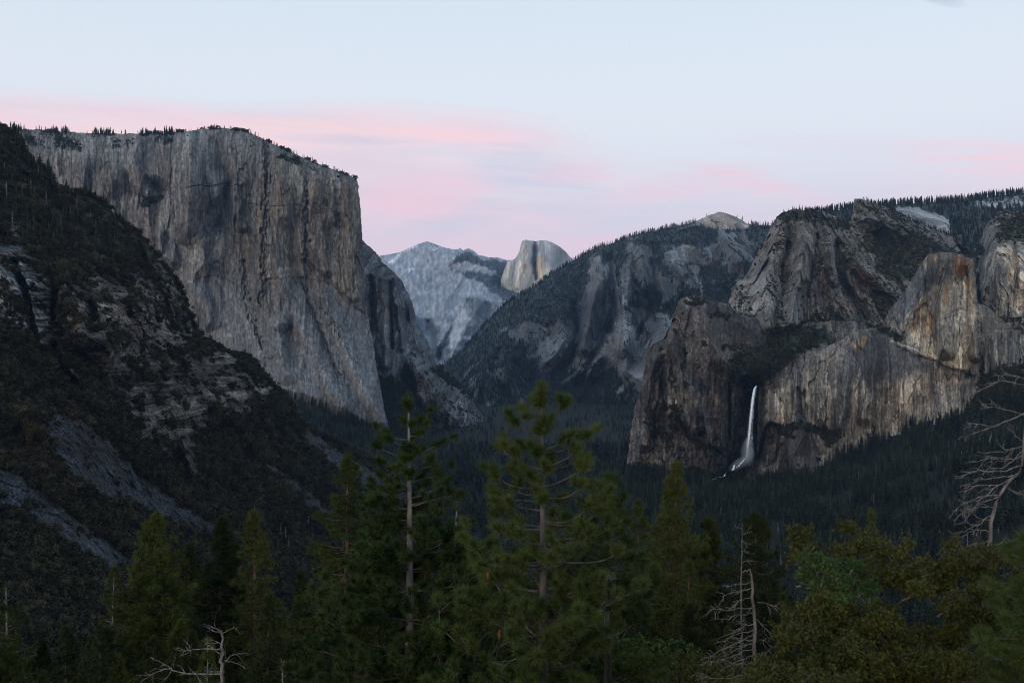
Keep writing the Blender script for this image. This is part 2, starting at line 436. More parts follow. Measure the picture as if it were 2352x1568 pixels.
def gn_instancer(name, protos, pts, scale, rng):
    n = len(pts)
    me = bpy.data.meshes.new(name); me.vertices.add(n); me.vertices.foreach_set('co', np.ascontiguousarray(pts, np.float32).ravel())
    a = me.attributes.new('size', 'FLOAT_VECTOR', 'POINT')
    sx = scale * rng.uniform(0.8, 1.2, n)
    a.data.foreach_set('vector', np.stack([sx, sx, scale], -1).astype(np.float32).ravel())
    a = me.attributes.new('turn', 'FLOAT_VECTOR', 'POINT')
    a.data.foreach_set('vector', np.stack([rng.normal(size=n) * 0.03, rng.normal(size=n) * 0.03, rng.random(n) * 6.283], -1).astype(np.float32).ravel())
    a = me.attributes.new('pick', 'INT', 'POINT'); a.data.foreach_set('value', rng.integers(0, len(protos), n).astype(np.int32))
    o = bpy.data.objects.new(name, me); COL.objects.link(o)
    ng = bpy.data.node_groups.new(name + '_scatter', 'GeometryNodeTree')
    ng.interface.new_socket('Geometry', in_out='INPUT', socket_type='NodeSocketGeometry')
    ng.interface.new_socket('Geometry', in_out='OUTPUT', socket_type='NodeSocketGeometry')
    N = ng.nodes; L = ng.links
    gi = N.new('NodeGroupInput'); go = N.new('NodeGroupOutput')
    ip = N.new('GeometryNodeInstanceOnPoints'); ci = N.new('GeometryNodeCollectionInfo')
    ci.inputs['Collection'].default_value = proto_collection(name + '_kinds', protos)
    ci.inputs['Separate Children'].default_value = True; ci.inputs['Reset Children'].default_value = True
    ip.inputs['Pick Instance'].default_value = True
    def at(nm, ty):
        x = N.new('GeometryNodeInputNamedAttribute'); x.data_type = ty; x.inputs['Name'].default_value = nm
        return [s for s in x.outputs if s.name == 'Attribute' and s.enabled][0]
    L.new(gi.outputs[0], ip.inputs['Points']); L.new(ci.outputs[0], ip.inputs['Instance'])
    L.new(at('pick', 'INT'), ip.inputs['Instance Index'])
    L.new(at('turn', 'FLOAT_VECTOR'), ip.inputs['Rotation']); L.new(at('size', 'FLOAT_VECTOR'), ip.inputs['Scale'])
    L.new(ip.outputs[0], go.inputs[0])
    md = o.modifiers.new('scatter', 'NODES'); md.node_group = ng
    return o
# ================================================================ the far valley head
M_far = rock_material('pale_granite', 0.01, 0.12, 8, 0.12)
M_rock = rock_material('granite', 0.05, 0.5, 3.0, 0.35)
M_near = rock_material('dark_slope_rock', 0.12, 0.6, 1.5, 0.4)
GREY = np.array([0.20, 0.198, 0.195], np.float32)
SPOTS = {}          # where the scattered plants stand: kind -> list of (points, height)
def spot(kind, pts, h): SPOTS.setdefault(kind, []).append((pts, h))

def base_col(r, c): return np.broadcast_to(np.asarray(c, np.float32), r.U.shape + (3,)).copy()

# ---- high bare peak with snow patches, left of the dome
sky = [(780, 612), (871, 587), (895, 583.6), (919, 578), (943, 567), (967, 557), (981, 554), (993, 557), (1010, 564), (1034, 571),
       (1051, 572), (1057, 568.5), (1064, 574), (1075, 569), (1087, 574), (1097, 583.6), (1118, 589.6), (1144, 591), (1166, 597), (1230, 600)]
r = Relief('bare_granite_peak', sky + [(1230, 720), (1120, 860), (1030, 900), (950, 880), (780, 760)],
    [(870, 590, 15500), (980, 556, 15000), (1060, 572, 14600), (1160, 598, 14300), (930, 650, 13600), (1000, 640, 13700), (1080, 640, 13400),
     (1150, 650, 13200), (950, 720, 12300), (1040, 720, 12000), (1120, 720, 11900), (1180, 680, 12600), (980, 800, 10800), (1040, 800, 10700), (1010, 870, 10000)],
    sil=sky, round_m=160, ragged=(0.8, 10), seed=1, feats=[
    ([(1030, 600), (1075, 585), (1130, 625)], 34, 260), ([(1060, 640), (1030, 690), (1010, 740)], 26, 220), ([(1092, 640), (1060, 700)], 22, 200),
    ([(1130, 640), (1060, 720), (1000, 800)], 40, 330), ([(1120, 690), (1075, 740), (1050, 800), (1030, 840)], 44, 420), ([(1160, 690), (1200, 720)], 50, 300),
    ([(900, 640), (960, 650), (1000, 620)], 40, 160), ([(950, 720), (960, 790), (1000, 840)], 22, 250), ([(985, 740), (1000, 780), (1010, 830)], 14, -350),
    ([(1075, 690), (1030, 760), (1008, 820)], 12, -320)])
q = 1 / 900.0
# slabs slope down to the left: strike-aligned banding
o_ = r.Y * 0; a = r.Z - 0.85 * r.X + 90 * fbm(r.X / 700, o_, r.Z / 700, 3); b2 = 0.85 * r.Z + r.X
r.push(-75 * ridged(a / 420, o_, b2 / 1800, 4) - 10 * fbm(a / 40, o_, b2 / 500, 4))
c = base_col(r, (0.36, 0.375, 0.41))  # some blue of the distant haze is mixed into the rock colour
c *= np.clip(1 + 0.4 * fbm(a / 34, o_, b2 / 900, 5) + 0.25 * fbm(a / 18, o_, b2 / 200, 3) + 0.15 * fbm(r.X / 60, o_, r.Z / 40, 4) + 0.3 * fbm(a / 300, o_, b2 / 1300, 4), 0.3, 1.9)[..., None]
n1 = fbm(r.X / 400, o_, r.Z / 300, 5)
tz = r.zone([(1045, 585), (1085, 580), (1100, 592), (1165, 600), (1190, 610), (1180, 640), (1150, 636), (1120, 615), (1075, 600), (1048, 602), (1030, 612)], 4, 6, 14)
tz = np.maximum(tz, r.zone([(1045, 622), (1090, 622), (1140, 632), (1165, 645), (1165, 665), (1120, 660), (1090, 640), (1050, 628)], 4, 5, 14))
tz = np.maximum(tz, r.zone([(1115, 660), (1160, 648), (1190, 670), (1200, 690), (1165, 695), (1130, 672)], 4, 5, 14))
tz = np.maximum(tz, 0.75 * r.zone([(940, 735), (990, 730), (1010, 760), (1005, 840), (985, 800), (960, 770)], 9, 10, 20))
tz = np.maximum(tz, 0.8 * r.zone([(1060, 700), (1095, 680), (1140, 700), (1130, 740), (1090, 730)], 9, 10, 20))
tz = np.maximum(tz, sstep(0.18, 0.36, n1 - (r.Z - 500) / 1800) * 0.8)
c = mixc(c, (0.045, 0.062, 0.075), tz * 0.85)
snow = r.zone([(913, 585), (930, 571), (947, 564), (966, 557), (968, 560), (950, 568), (934, 577), (915, 592), (898, 606), (890, 605)], 1.5, 3, 8)
for pg in ([(932, 618), (945, 613), (955, 612), (950, 619), (937, 624)], [(984, 573), (1003, 565), (1006, 569), (995, 576)], [(966, 568), (978, 562), (980, 566), (968, 572)],
           [(1012, 580), (1020, 588), (1014, 590)], [(1035, 595), (1050, 575), (1053, 577), (1040, 598)], [(940, 672), (956, 668), (955, 671), (941, 676)], [(958, 676), (975, 671), (970, 676)],
           [(1012, 590), (1016, 585), (1022, 590)], [(990, 588), (997, 584), (994, 591)]):
    snow = np.maximum(snow, r.zone(pg, 1.6, 3, 6))
snow = np.clip(snow * (1.3 + 2.5 * fbm(r.X / 90, r.Y / 90, r.Z / 90, 3)), 0, 1)
c = mixc(c, (0.75, 0.78, 0.84), snow)
for pg in ([(1032, 560 + 180), (1062, 700), (1072, 690), (1066, 740), (1050, 790), (1030, 800)], [(1078, 700), (1072, 740), (1052, 800), (1035, 826), (1045, 780), (1060, 730)]):
    c = mixc(c, (0.52, 0.53, 0.55), 0.8 * r.zone(pg, 5, 9, 12))
o = r.build(np.clip(c, 0.02, 0.9), M_far, 1.0, 40, bright=0.72)
tag(o, 'bare pale granite peak with snow patches at the valley head, left of the half dome', 'mountain')
spot('conifer', r.scatter(tz * sstep(400, 800, r.Z) , 900), (16, 30))

# ---- the half dome
sky = [(1166, 599), (1175, 597), (1182, 594), (1187.5, 586), (1192, 577), (1196, 560), (1199, 553), (1206, 550.5), (1221, 552), (1231, 553.5),
       (1243, 551), (1255, 551.7), (1269, 556), (1286, 565.6), (1300, 577.6), (1315, 595), (1335, 625)]
r = Relief('half_dome', sky + [(1350, 700), (1250, 720), (1195, 684), (1182, 674), (1166, 665), (1149, 646), (1156, 623)],
    [(1206, 551, 13050), (1245, 551, 13120), (1300, 580, 13500), (1330, 640, 13400), (1190, 600, 12950), (1160, 640, 12850), (1235, 560, 13050), (1232, 600, 12900),
     (1232, 650, 12800), (1205, 600, 12820), (1200, 660, 12700), (1262, 600, 13060), (1280, 640, 13000), (1168, 602, 13100)],
    step=1.1, sil=sky[3:], round_m=150, ragged=(0.5, 8), seed=2, feats=[
    ([(1204, 556), (1198, 600), (1186, 660)], 11, 130), ([(1230, 556), (1226, 600), (1232, 640)], 6, -190, 1.0), ([(1242, 590), (1244, 630), (1236, 660)], 14, 170), ([(1178, 605), (1172, 650)], 8, 60)])
r.push(-26 * ridged(r.X / 90, r.Y / 960, r.Z / 500, 4) - 12 * fbm(r.X / 30, r.Y / 240, r.Z / 160, 4))
r.facets(60, 220, 8, 0.12, 0.3)
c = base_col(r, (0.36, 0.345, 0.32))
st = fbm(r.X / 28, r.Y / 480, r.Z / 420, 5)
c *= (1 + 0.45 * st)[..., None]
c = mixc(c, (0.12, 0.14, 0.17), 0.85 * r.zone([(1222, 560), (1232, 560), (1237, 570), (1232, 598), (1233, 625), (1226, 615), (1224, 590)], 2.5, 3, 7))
c = mixc(c, (0.78, 0.60, 0.42), r.zone([(1235, 592), (1250, 590), (1258, 620), (1262, 650), (1234, 650), (1230, 615)], 3, 3, 8) * sstep(-0.3, 0.1, st))  # warm light on the face, painted into the rock as cream
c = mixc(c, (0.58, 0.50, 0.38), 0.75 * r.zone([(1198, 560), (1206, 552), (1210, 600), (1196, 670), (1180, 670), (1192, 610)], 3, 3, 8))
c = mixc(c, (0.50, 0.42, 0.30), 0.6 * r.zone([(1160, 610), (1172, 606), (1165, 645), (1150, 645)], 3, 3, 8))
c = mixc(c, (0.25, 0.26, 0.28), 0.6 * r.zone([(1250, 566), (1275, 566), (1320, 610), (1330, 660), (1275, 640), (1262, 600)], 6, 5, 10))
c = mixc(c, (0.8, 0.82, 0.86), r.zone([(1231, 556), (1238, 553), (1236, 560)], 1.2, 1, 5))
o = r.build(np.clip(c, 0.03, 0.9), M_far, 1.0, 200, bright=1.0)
tag(o, 'rounded granite dome cut by a sheer face with a sunlit patch painted cream, far up the valley', 'mountain')

# ================================================================ right wall, middle distance
sky4 = [(1000, 850), (1024, 829), (1046, 812), (1077, 788), (1091, 769), (1110, 745), (1135, 724), (1156, 699), (1192, 676), (1230, 655), (1267, 626), (1302, 606),
        (1326, 592), (1346, 580), (1374, 566), (1411, 557), (1446, 541), (1487, 532), (1535, 523), (1559, 517), (1583, 513), (1607, 503), (1631, 492), (1652, 486),
        (1667, 488), (1686, 495.5), (1703, 504), (1717, 513), (1751, 517), (1790, 515), (1850, 510)]
r = Relief('forested_valley_wall', sky4 + [(1850, 760), (1700, 800), (1560, 1000), (1480, 960), (1300, 945), (1120, 985), (1050, 900)],
    [(1024, 830, 7600), (1110, 745, 7900), (1200, 670, 8100), (1302, 604, 8300), (1411, 556, 8400), (1540, 522, 8200), (1650, 486, 8300), (1760, 515, 7900), (1840, 520, 7600),
     (1080, 920, 5900), (1200, 960, 5600), (1330, 940, 5700), (1480, 920, 5300), (1560, 960, 5000), (1150, 800, 6900), (1250, 760, 6900), (1330, 700, 7200), (1300, 850, 6200),
     (1400, 800, 6200), (1380, 640, 7000), (1480, 620, 7000), (1500, 750, 6200), (1560, 700, 6500), (1500, 850, 5600), (1620, 640, 6900), (1680, 600, 7100), (1700, 560, 7500), (1620, 750, 6000), (1700, 720, 6300)],
    sil=sky4, round_m=260, ragged=(1.2, 16), seed=4, flat=False, feats=[
    ([(1378, 582), (1372, 650), (1355, 740), (1345, 800)], 26, 420, 1.2), ([(1354, 640), (1348, 700)], 14, 200), ([(1404, 590), (1408, 700), (1400, 760)], 11, -300, 1.1),
    ([(1448, 563), (1447, 620), (1440, 700)], 13, 250, 1.1), ([(1473, 548), (1475, 600), (1478, 665)], 17, 340, 1.0), ([(1500, 560), (1504, 640), (1516, 700)], 12, -280),
    ([(1425, 620), (1440, 720), (1430, 800)], 26, 300, 1.2), ([(1458, 648), (1480, 680), (1496, 695)], 9, -260), ([(1496, 700), (1480, 740), (1462, 780)], 9, -220),
    ([(1520, 640), (1530, 690)], 24, 260), ([(1475, 690), (1490, 760)], 20, 200), ([(1560, 620), (1575, 660)], 26, 200), ([(1375, 820), (1340, 850)], 40, 260, 1.2),
    ([(1450, 780), (1440, 850), (1480, 880)], 36, 300, 1.2), ([(1400, 740), (1340, 860), (1330, 880)], 14, -260), ([(1530, 760), (1500, 830), (1490, 900)], 44, 500, 1.2),
    ([(1235, 700), (1190, 780), (1120, 860)], 60, 240, 1.2), ([(1290, 720), (1300, 780), (1260, 830)], 42, 300, 1.2), ([(1320, 700), (1330, 780), (1290, 850)], 16, -250),
    ([(1620, 575), (1600, 540)], 30, 200), ([(1670, 550), (1690, 600)], 36, 260, 1.2), ([(1110, 880), (1130, 930)], 40, 220), ([(1160, 850), (1200, 930)], 40, 220), ([(1575, 640), (1560, 720), (1545, 800)], 14, -240)])
r.push(-170 * ridged(r.X / 420, r.Y / 600, r.Z / 900, 5) - 36 * fbm(r.X / 60, r.Y / 90, r.Z / 130, 4))
r.facets(130, 260, 34, 0.2, 0.4); r.facets(44, 90, 12, 0.14, 0.4)
nr = r.normals(); slope = nr[..., 2]
st = fbm(r.X / 34, r.Y / 480, r.Z / 260, 5); nn = fbm(r.X / 260, r.Y / 300, r.Z / 220, 5)
c = base_col(r, (0.172, 0.175, 0.182)); c *= (1 + 0.6 * st + 0.35 * nn)[..., None]
c = mixc(c, (0.24, 0.20, 0.155), sstep(0.05, 0.35, fbm(r.X / 90 + 9, r.Y / 720, r.Z / 300, 4)) * 0.5)
cliffs = np.zeros_like(r.U)
for pg, w in (([(1352, 590), (1385, 572), (1402, 600), (1410, 700), (1440, 560), (1492, 548), (1512, 640), (1560, 660), (1520, 720), (1500, 790), (1440, 860), (1350, 860), (1310, 840), (1335, 720)], 10),
              ([(1150, 760), (1220, 730), (1320, 740), (1330, 800), (1290, 840), (1220, 830)], 14), ([(1480, 700), (1560, 700), (1600, 760), (1520, 900), (1460, 900), (1440, 800)], 10),
              ([(1530, 560), (1620, 545), (1700, 540), (1740, 560), (1700, 640), (1600, 600), (1540, 610)], 12), ([(1060, 850), (1220, 860), (1240, 930), (1090, 950)], 10), ([(1540, 600), (1600, 610), (1600, 660), (1540, 650)], 8)):
    cliffs = np.maximum(cliffs, r.zone(pg, w, 22, 40) * (0.35 if pg[0] == (1060, 850) else 1))
dome = r.zone([(1570, 522), (1590, 512), (1610, 500), (1635, 488), (1665, 484), (1700, 500), (1722, 514), (1716, 524), (1680, 528), (1640, 524), (1600, 516)], 3, 4, 12)
veg = np.clip(0.92 - 1.0 * cliffs + 1.5 * (nn + 0.0) + 0.5 * (slope - 0.45), 0, 1) * (1 - dome)
for pg, w in (([(1340, 880), (1400, 845), (1470, 900), (1500, 960), (1300, 970), (1230, 940), (1270, 890)], 8), ([(1200, 640), (1340, 600), (1350, 640), (1330, 720), (1250, 720), (1190, 700)], 14),
              ([(1400, 560), (1560, 525), (1620, 530), (1650, 560), (1560, 570), (1500, 560), (1440, 560)], 8), ([(1440, 700), (1500, 640), (1520, 680), (1500, 700), (1560, 690), (1700, 620), (1680, 700), (1560, 740)], 10)):
    veg = np.maximum(veg, 0.95 * r.zone(pg, w, 14, 30))
veg = np.clip(veg, 0, 1)
talus = np.zeros_like(r.U)
for pts, w in (([(1440, 635), (1478, 680), (1496, 696)], 3), ([(1496, 696), (1478, 740), (1462, 775)], 4), ([(1580, 640), (1565, 660), (1550, 690)], 5), ([(1398, 745), (1320, 860), (1290, 880)], 3.5),
               ([(1610, 640), (1612, 700)], 4), ([(1540, 740), (1530, 760)], 3), ([(1420, 900), (1440, 880), (1470, 860)], 7), ([(1450, 725), (1400, 730)], 3)):
    talus = np.maximum(talus, sstep(w, w * 0.3, seg_dist(pts, r.U + 3 * perlin(r.U / 6, r.V / 6, r.U * 0), r.V + 3 * perlin(r.U / 6 + 9, r.V / 6, r.U * 0))))
c = mixc(c, (0.035, 0.046, 0.044), sstep(0.35, 0.75, veg) * 0.93)
c = mixc(c, (0.30, 0.30, 0.29), talus * 0.6)
c = mixc(c, (0.34, 0.29, 0.24), np.clip(dome * (1 + 0.4 * st), 0, 1))
nodome = sstep(40, 60, np.abs(r.U - 1650))
c = r.joints(c, [([(1382, 580), (1390, 700), (1384, 800)], 1.8), ([(1340, 660), (1336, 740)], 1.6), ([(1424, 640), (1430, 740), (1420, 820)], 1.8), ([(1480, 640), (1484, 720)], 1.6), ([(1500, 760), (1480, 840)], 2.0)])
o = r.build(np.clip(c, 0.02, 0.8), M_rock, 1.1, bright=0.66)
tag(o, 'forested valley wall with grey rock spires and a small bare dome on its ridge', 'mountain')
spot('conifer', r.scatter(sstep(0.3, 0.7, veg) * (1 - talus), 11000), (16, 34))
spot('conifer', r.scatter(sstep(7, 1, upsample(lambda a, b: seg_dist(sky4, a, b), r.u, r.v, 3.0)) * (1 - dome) * nodome * (r.V < 800), 800), (16, 42))

# ================================================================ rear plateau on the right
sky6 = [(1840, 495), (1907, 484), (1933, 480), (1956, 477), (2004, 472), (2060, 469), (2116, 467), (2173, 463), (2215, 460), (2257, 453), (2314, 447), (2352, 443), (2520, 436)]
r = Relief('wooded_plateau', sky6 + [(2520, 640), (2100, 640), (1840, 600)],
    [(1880, 490, 6400), (2060, 469, 6500), (2250, 455, 6600), (2400, 445, 6600), (1900, 560, 5500), (2060, 540, 5400), (2180, 560, 5200), (2350, 560, 5000), (2100, 490, 6000), (2140, 500, 5900), (2400, 600, 4900)],
    sil=sky6, round_m=200, ragged=(1.2, 16), seed=6, flat=False, feats=[([(2060, 482), (2120, 488), (2170, 520)], 26, 180, 1.0), ([(2184, 505), (2200, 530)], 10, -150)])
r.push(-60 * ridged(r.X / 300, r.Y / 300, r.Z / 300, 4) - 16 * fbm(r.X / 50, r.Y / 50, r.Z / 50, 4))
r.facets(60, 60, 10, 0.2, 0.4)
st = fbm(r.X / 30, r.Y / 400, r.Z / 160, 5); nn = fbm(r.X / 220, r.Y / 220, r.Z / 120, 5)
c = base_col(r, (0.20, 0.20, 0.20)); c *= (1 + 0.8 * st)[..., None]
dm = r.zone([(2050, 476), (2080, 474), (2144, 487), (2180, 505), (2190, 535), (2130, 530), (2090, 505)], 4, 5, 14)
pt = np.maximum(r.zone([(2215, 475), (2260, 463), (2330, 462), (2330, 472), (2260, 476)], 4, 12, 12), r.zone([(2300, 460), (2352, 450), (2352, 470)], 4, 10, 12))
veg = np.clip(1 - dm - 0.75 * pt - 0.4 * sstep(520, 550, r.V) + 0.8 * nn, 0, 1)
c = mixc(c, (0.035, 0.044, 0.036), sstep(0.3, 0.7, veg) * 0.92)
c = mixc(c, (0.34, 0.33, 0.30), pt * sstep(-0.1, 0.3, nn + st) * (1 - veg * 0.6))
o = r.build(np.clip(c, 0.02, 0.8), M_rock, bright=0.7)
tag(o, 'long wooded plateau along the skyline at the right with a grey slab under its trees', 'mountain')
spot('conifer', r.scatter(sstep(0.3, 0.7, veg), 3600), (26, 46))
spot('conifer', r.scatter(sstep(6, 1, upsample(lambda a, b: seg_dist(sky6, a, b), r.u, r.v, 3.0)), 700), (34, 56))

# ================================================================ big grey rock (right of centre) with the knob
sky5 = [(1674, 700), (1674, 689), (1679, 663), (1690, 651), (1699, 645), (1716, 629), (1730, 600), (1744, 572), (1758, 546), (1772, 518), (1784, 495), (1800, 486), (1823, 479), (1846, 483),
        (1868, 478), (1888, 483), (1908, 491), (1939, 503), (1956, 509), (1957, 490), (1958.5, 468), (1964, 457), (1984, 457), (1998, 462), (2018, 469), (2054, 483),
        (2088, 500), (2130, 519), (2173, 536), (2201, 550), (2224, 573), (2236, 585), (2246, 578), (2257, 528), (2280, 500), (2300, 486), (2352, 484), (2520, 480)]
r = Relief('grey_rock_massif', sky5 + [(2520, 800), (2300, 800), (2060, 860), (1860, 860), (1680, 770)],
    [(1676, 690, 3950), (1740, 580, 3900), (1800, 485, 3900), (1870, 476, 3950), (1940, 505, 4050), (1975, 456, 4100), (2060, 485, 4300), (2200, 550, 4400), (2230, 590, 4300),
     (1700, 720, 3500), (1790, 760, 3350), (1860, 700, 3450), (1820, 600, 3620), (1900, 600, 3600), (1880, 700, 3500), (1960, 620, 3750), (2000, 700, 3650), (2060, 640, 3850), (2060, 560, 4050),
     (2160, 590, 3950), (1950, 760, 3400), (2100, 700, 3700), (1740, 660, 3650), (2000, 530, 4100), (2280, 500, 3800), (2340, 486, 3900), (2260, 600, 3500), (2280, 560, 3500), (2350, 560, 3350), (2352, 700, 3100), (2280, 700, 3200), (2450, 700, 3000), (2450, 500, 3900)],
    sil=sky5, round_m=90, ragged=(2.6, 18), seed=5, flat=False, feats=[
    ([(1800, 500), (1775, 590), (1760, 680), (1770, 750)], 34, 170, 1.0), ([(1850, 490), (1850, 560), (1840, 640), (1815, 740)], 40, 200, 1.1), ([(1890, 510), (1910, 570), (1915, 640)], 22, 120, 1.1),
    ([(1920, 560), (1930, 640), (1990, 730)], 16, -140, 1.1), ([(1960, 462), (1962, 500)], 7, 120, 1.0), ([(1812, 560), (1800, 640)], 9, -80), ([(1876, 540), (1870, 600), (1855, 680)], 8, -80),
    ([(1950, 590), (2020, 650), (2060, 690)], 26, 140, 1.1), ([(2000, 500), (2080, 540), (2180, 590)], 30, 120, 1.1), ([(2060, 640), (2090, 700)], 8, -90),
    ([(2246, 600), (2250, 700)], 9, -260, 1.0), ([(2300, 560), (2290, 640), (2300, 720)], 30, 140, 1.0), ([(2270, 590), (2262, 680)], 12, 90), ([(2330, 560), (2335, 660)], 9, -80),
    ([(1700, 660), (1695, 720)], 7, 60), ([(1689, 655), (1684, 720)], 6, 50)])
r.push(-75 * ridged(r.X / 170, r.Y / 240, r.Z / 420, 5) - 17 * fbm(r.X / 22, r.Y / 240, r.Z / 60, 4))
r.facets(170, 300, 34, 0.1, 0.35, 0.5, 0.3); r.facets(70, 130, 16, 0.2, 0.5, 0.6, 0.3); r.facets(22, 40, 7, 0.16, 0.5, 0.6, 0.3)
nr = r.normals(); slope = nr[..., 2]
st = fbm(r.X / 12, r.Y / 160, r.Z / 110, 5); nn = fbm(r.X / 110, r.Y / 130, r.Z / 110, 5); fi = fbm(r.X / 9, r.Y / 9, r.Z / 9, 3)
c = base_col(r, (0.168, 0.153, 0.136)); c *= (1 + 0.65 * st + 0.4 * nn + 0.3 * fi)[..., None]
lt = r.zone([(1740, 640), (1800, 620), (1850, 680), (1840, 740), (1795, 768), (1740, 740), (1710, 690)], 14, 16, 40)
lt = np.maximum(lt, 0.7 * r.zone([(1880, 600), (1960, 620), (2040, 640), (2070, 690), (2020, 740), (1930, 690)], 14, 20, 40))
c = mixc(c, (0.27, 0.262, 0.25), 0.6 * lt * sstep(-0.5, 0.2, st))
def rust(pg, k, colr=(0.28, 0.115, 0.062)):
    global c
    c = mixc(c, colr, k * r.zone(pg, 5, 9, 10) * sstep(-0.35, 0.2, fi + st))
rust([(1962, 628), (1985, 620), (2010, 640), (2040, 660), (2052, 676), (2020, 668), (1985, 655), (1960, 650)], 0.85)
rust([(1870, 590), (1882, 585), (1882, 600), (1868, 606)], 0.6); rust([(1885, 650), (1905, 645), (1912, 660), (1895, 668)], 0.6, (0.22, 0.11, 0.06))
rust([(1896, 612), (1915, 612), (1905, 622)], 0.6); rust([(1940, 690), (1960, 700), (1950, 712), (1935, 702)], 0.6)
rust([(1742, 578), (1756, 560), (1760, 590), (1745, 600)], 0.6, (0.30, 0.2, 0.11)); rust([(1676, 685), (1690, 670), (1686, 712), (1676, 712)], 0.6, (0.26, 0.19, 0.11))
rust([(1958, 462), (1970, 458), (1974, 500), (1960, 508)], 0.7, (0.30, 0.235, 0.13)); rust([(1975, 458), (2010, 466), (2060, 500), (1990, 505)], 0.6, (0.13, 0.11, 0.085))
cl = r.zone([(2262, 585), (2300, 560), (2380, 552), (2380, 700), (2340, 730), (2290, 700), (2258, 680), (2262, 620)], 6, 7, 20)
c = mixc(c, (0.40, 0.34, 0.26), 0.85 * cl * sstep(-0.4, 0.15, st + nn)); c = mixc(c, (0.17, 0.16, 0.15), cl * sstep(0.0, 0.3, fbm(r.X / 40 + 5, r.Y / 50, r.Z / 60, 4)))
rust([(2340, 690), (2380, 680), (2380, 710), (2345, 706)], 0.7, (0.38, 0.2, 0.09))
gv = np.zeros_like(r.U)
for pg, w in (([(1990, 520), (2030, 505), (2080, 525), (2150, 555), (2215, 585), (2215, 600), (2120, 600), (2080, 625), (2010, 590), (1975, 560)], 6), ([(1780, 490), (1860, 480), (1900, 492), (1960, 515), (1930, 530), (1860, 505), (1800, 510)], 5),
              ([(2300, 500), (2360, 500), (2400, 545), (2340, 540), (2290, 545)], 6), ([(2200, 560), (2250, 545), (2260, 585), (2220, 600)], 5), ([(1870, 720), (1960, 740), (2010, 760), (1900, 800), (1840, 790), (1800, 770)], 6),
              ([(2010, 590), (2100, 610), (2120, 640), (2060, 640), (2010, 620)], 8)):
    gv = np.maximum(gv, r.zone(pg, w, 9, 20))
veg = np.clip(gv + sstep(0.55, 0.75, slope + 0.45 * nn) * 0.6 - 0.5 * cl - 0.35 * sstep(0.1, 0.4, fi + st), 0, 1)
c = mixc(c, (0.042, 0.05, 0.028), sstep(0.35, 0.7, veg) * 0.9)
c = mixc(c, (0.30, 0.28, 0.25), 0.6 * r.zone([(2080, 510), (2120, 520), (2180, 545), (2220, 575), (2205, 580), (2140, 545), (2070, 525)], 5, 8, 12) * sstep(0, 0.25, fi))
c = r.joints(c, [([(1880, 536), (1876, 580), (1868, 610)], 2.0), ([(1812, 520), (1806, 580), (1790, 640)], 2.4), ([(1850, 560), (1846, 620), (1830, 690)], 2.0), ([(1920, 560), (1950, 610), (2000, 690), (2040, 740)], 2.4), ([(2068, 640), (2084, 672), (2092, 690)], 2.4), ([(1900, 640), (1930, 668), (1960, 680)], 2.0), ([(1760, 600), (1800, 612), (1840, 600)], 1.8), ([(1720, 660), (1712, 720)], 2.4),
    ([(1960, 580), (2010, 612), (2050, 640), (2080, 660)], 2.2), ([(2290, 600), (2300, 680), (2330, 720)], 2.4), ([(2262, 660), (2300, 720)], 2.4), ([(1780, 680), (1800, 740)], 1.8), ([(1880, 690), (1900, 740)], 2.0)])
o = r.build(np.clip(c, 0.02, 0.8), M_rock, 1.12, bright=0.84)
tag(o, 'broad grey rock face with a rust red streak and a square knob on its ridge', 'mountain')
spot('bush', r.scatter(sstep(0.3, 0.7, veg), 5200), (4, 9)); spot('conifer', r.scatter(sstep(0.3, 0.7, veg), 500), (12, 24))
spot('conifer', r.scatter(sstep(5, 1, upsample(lambda a, b: seg_dist(sky5[12:18] + sky5[22:30], a, b), r.u, r.v, 3.0)), 160), (10, 20))

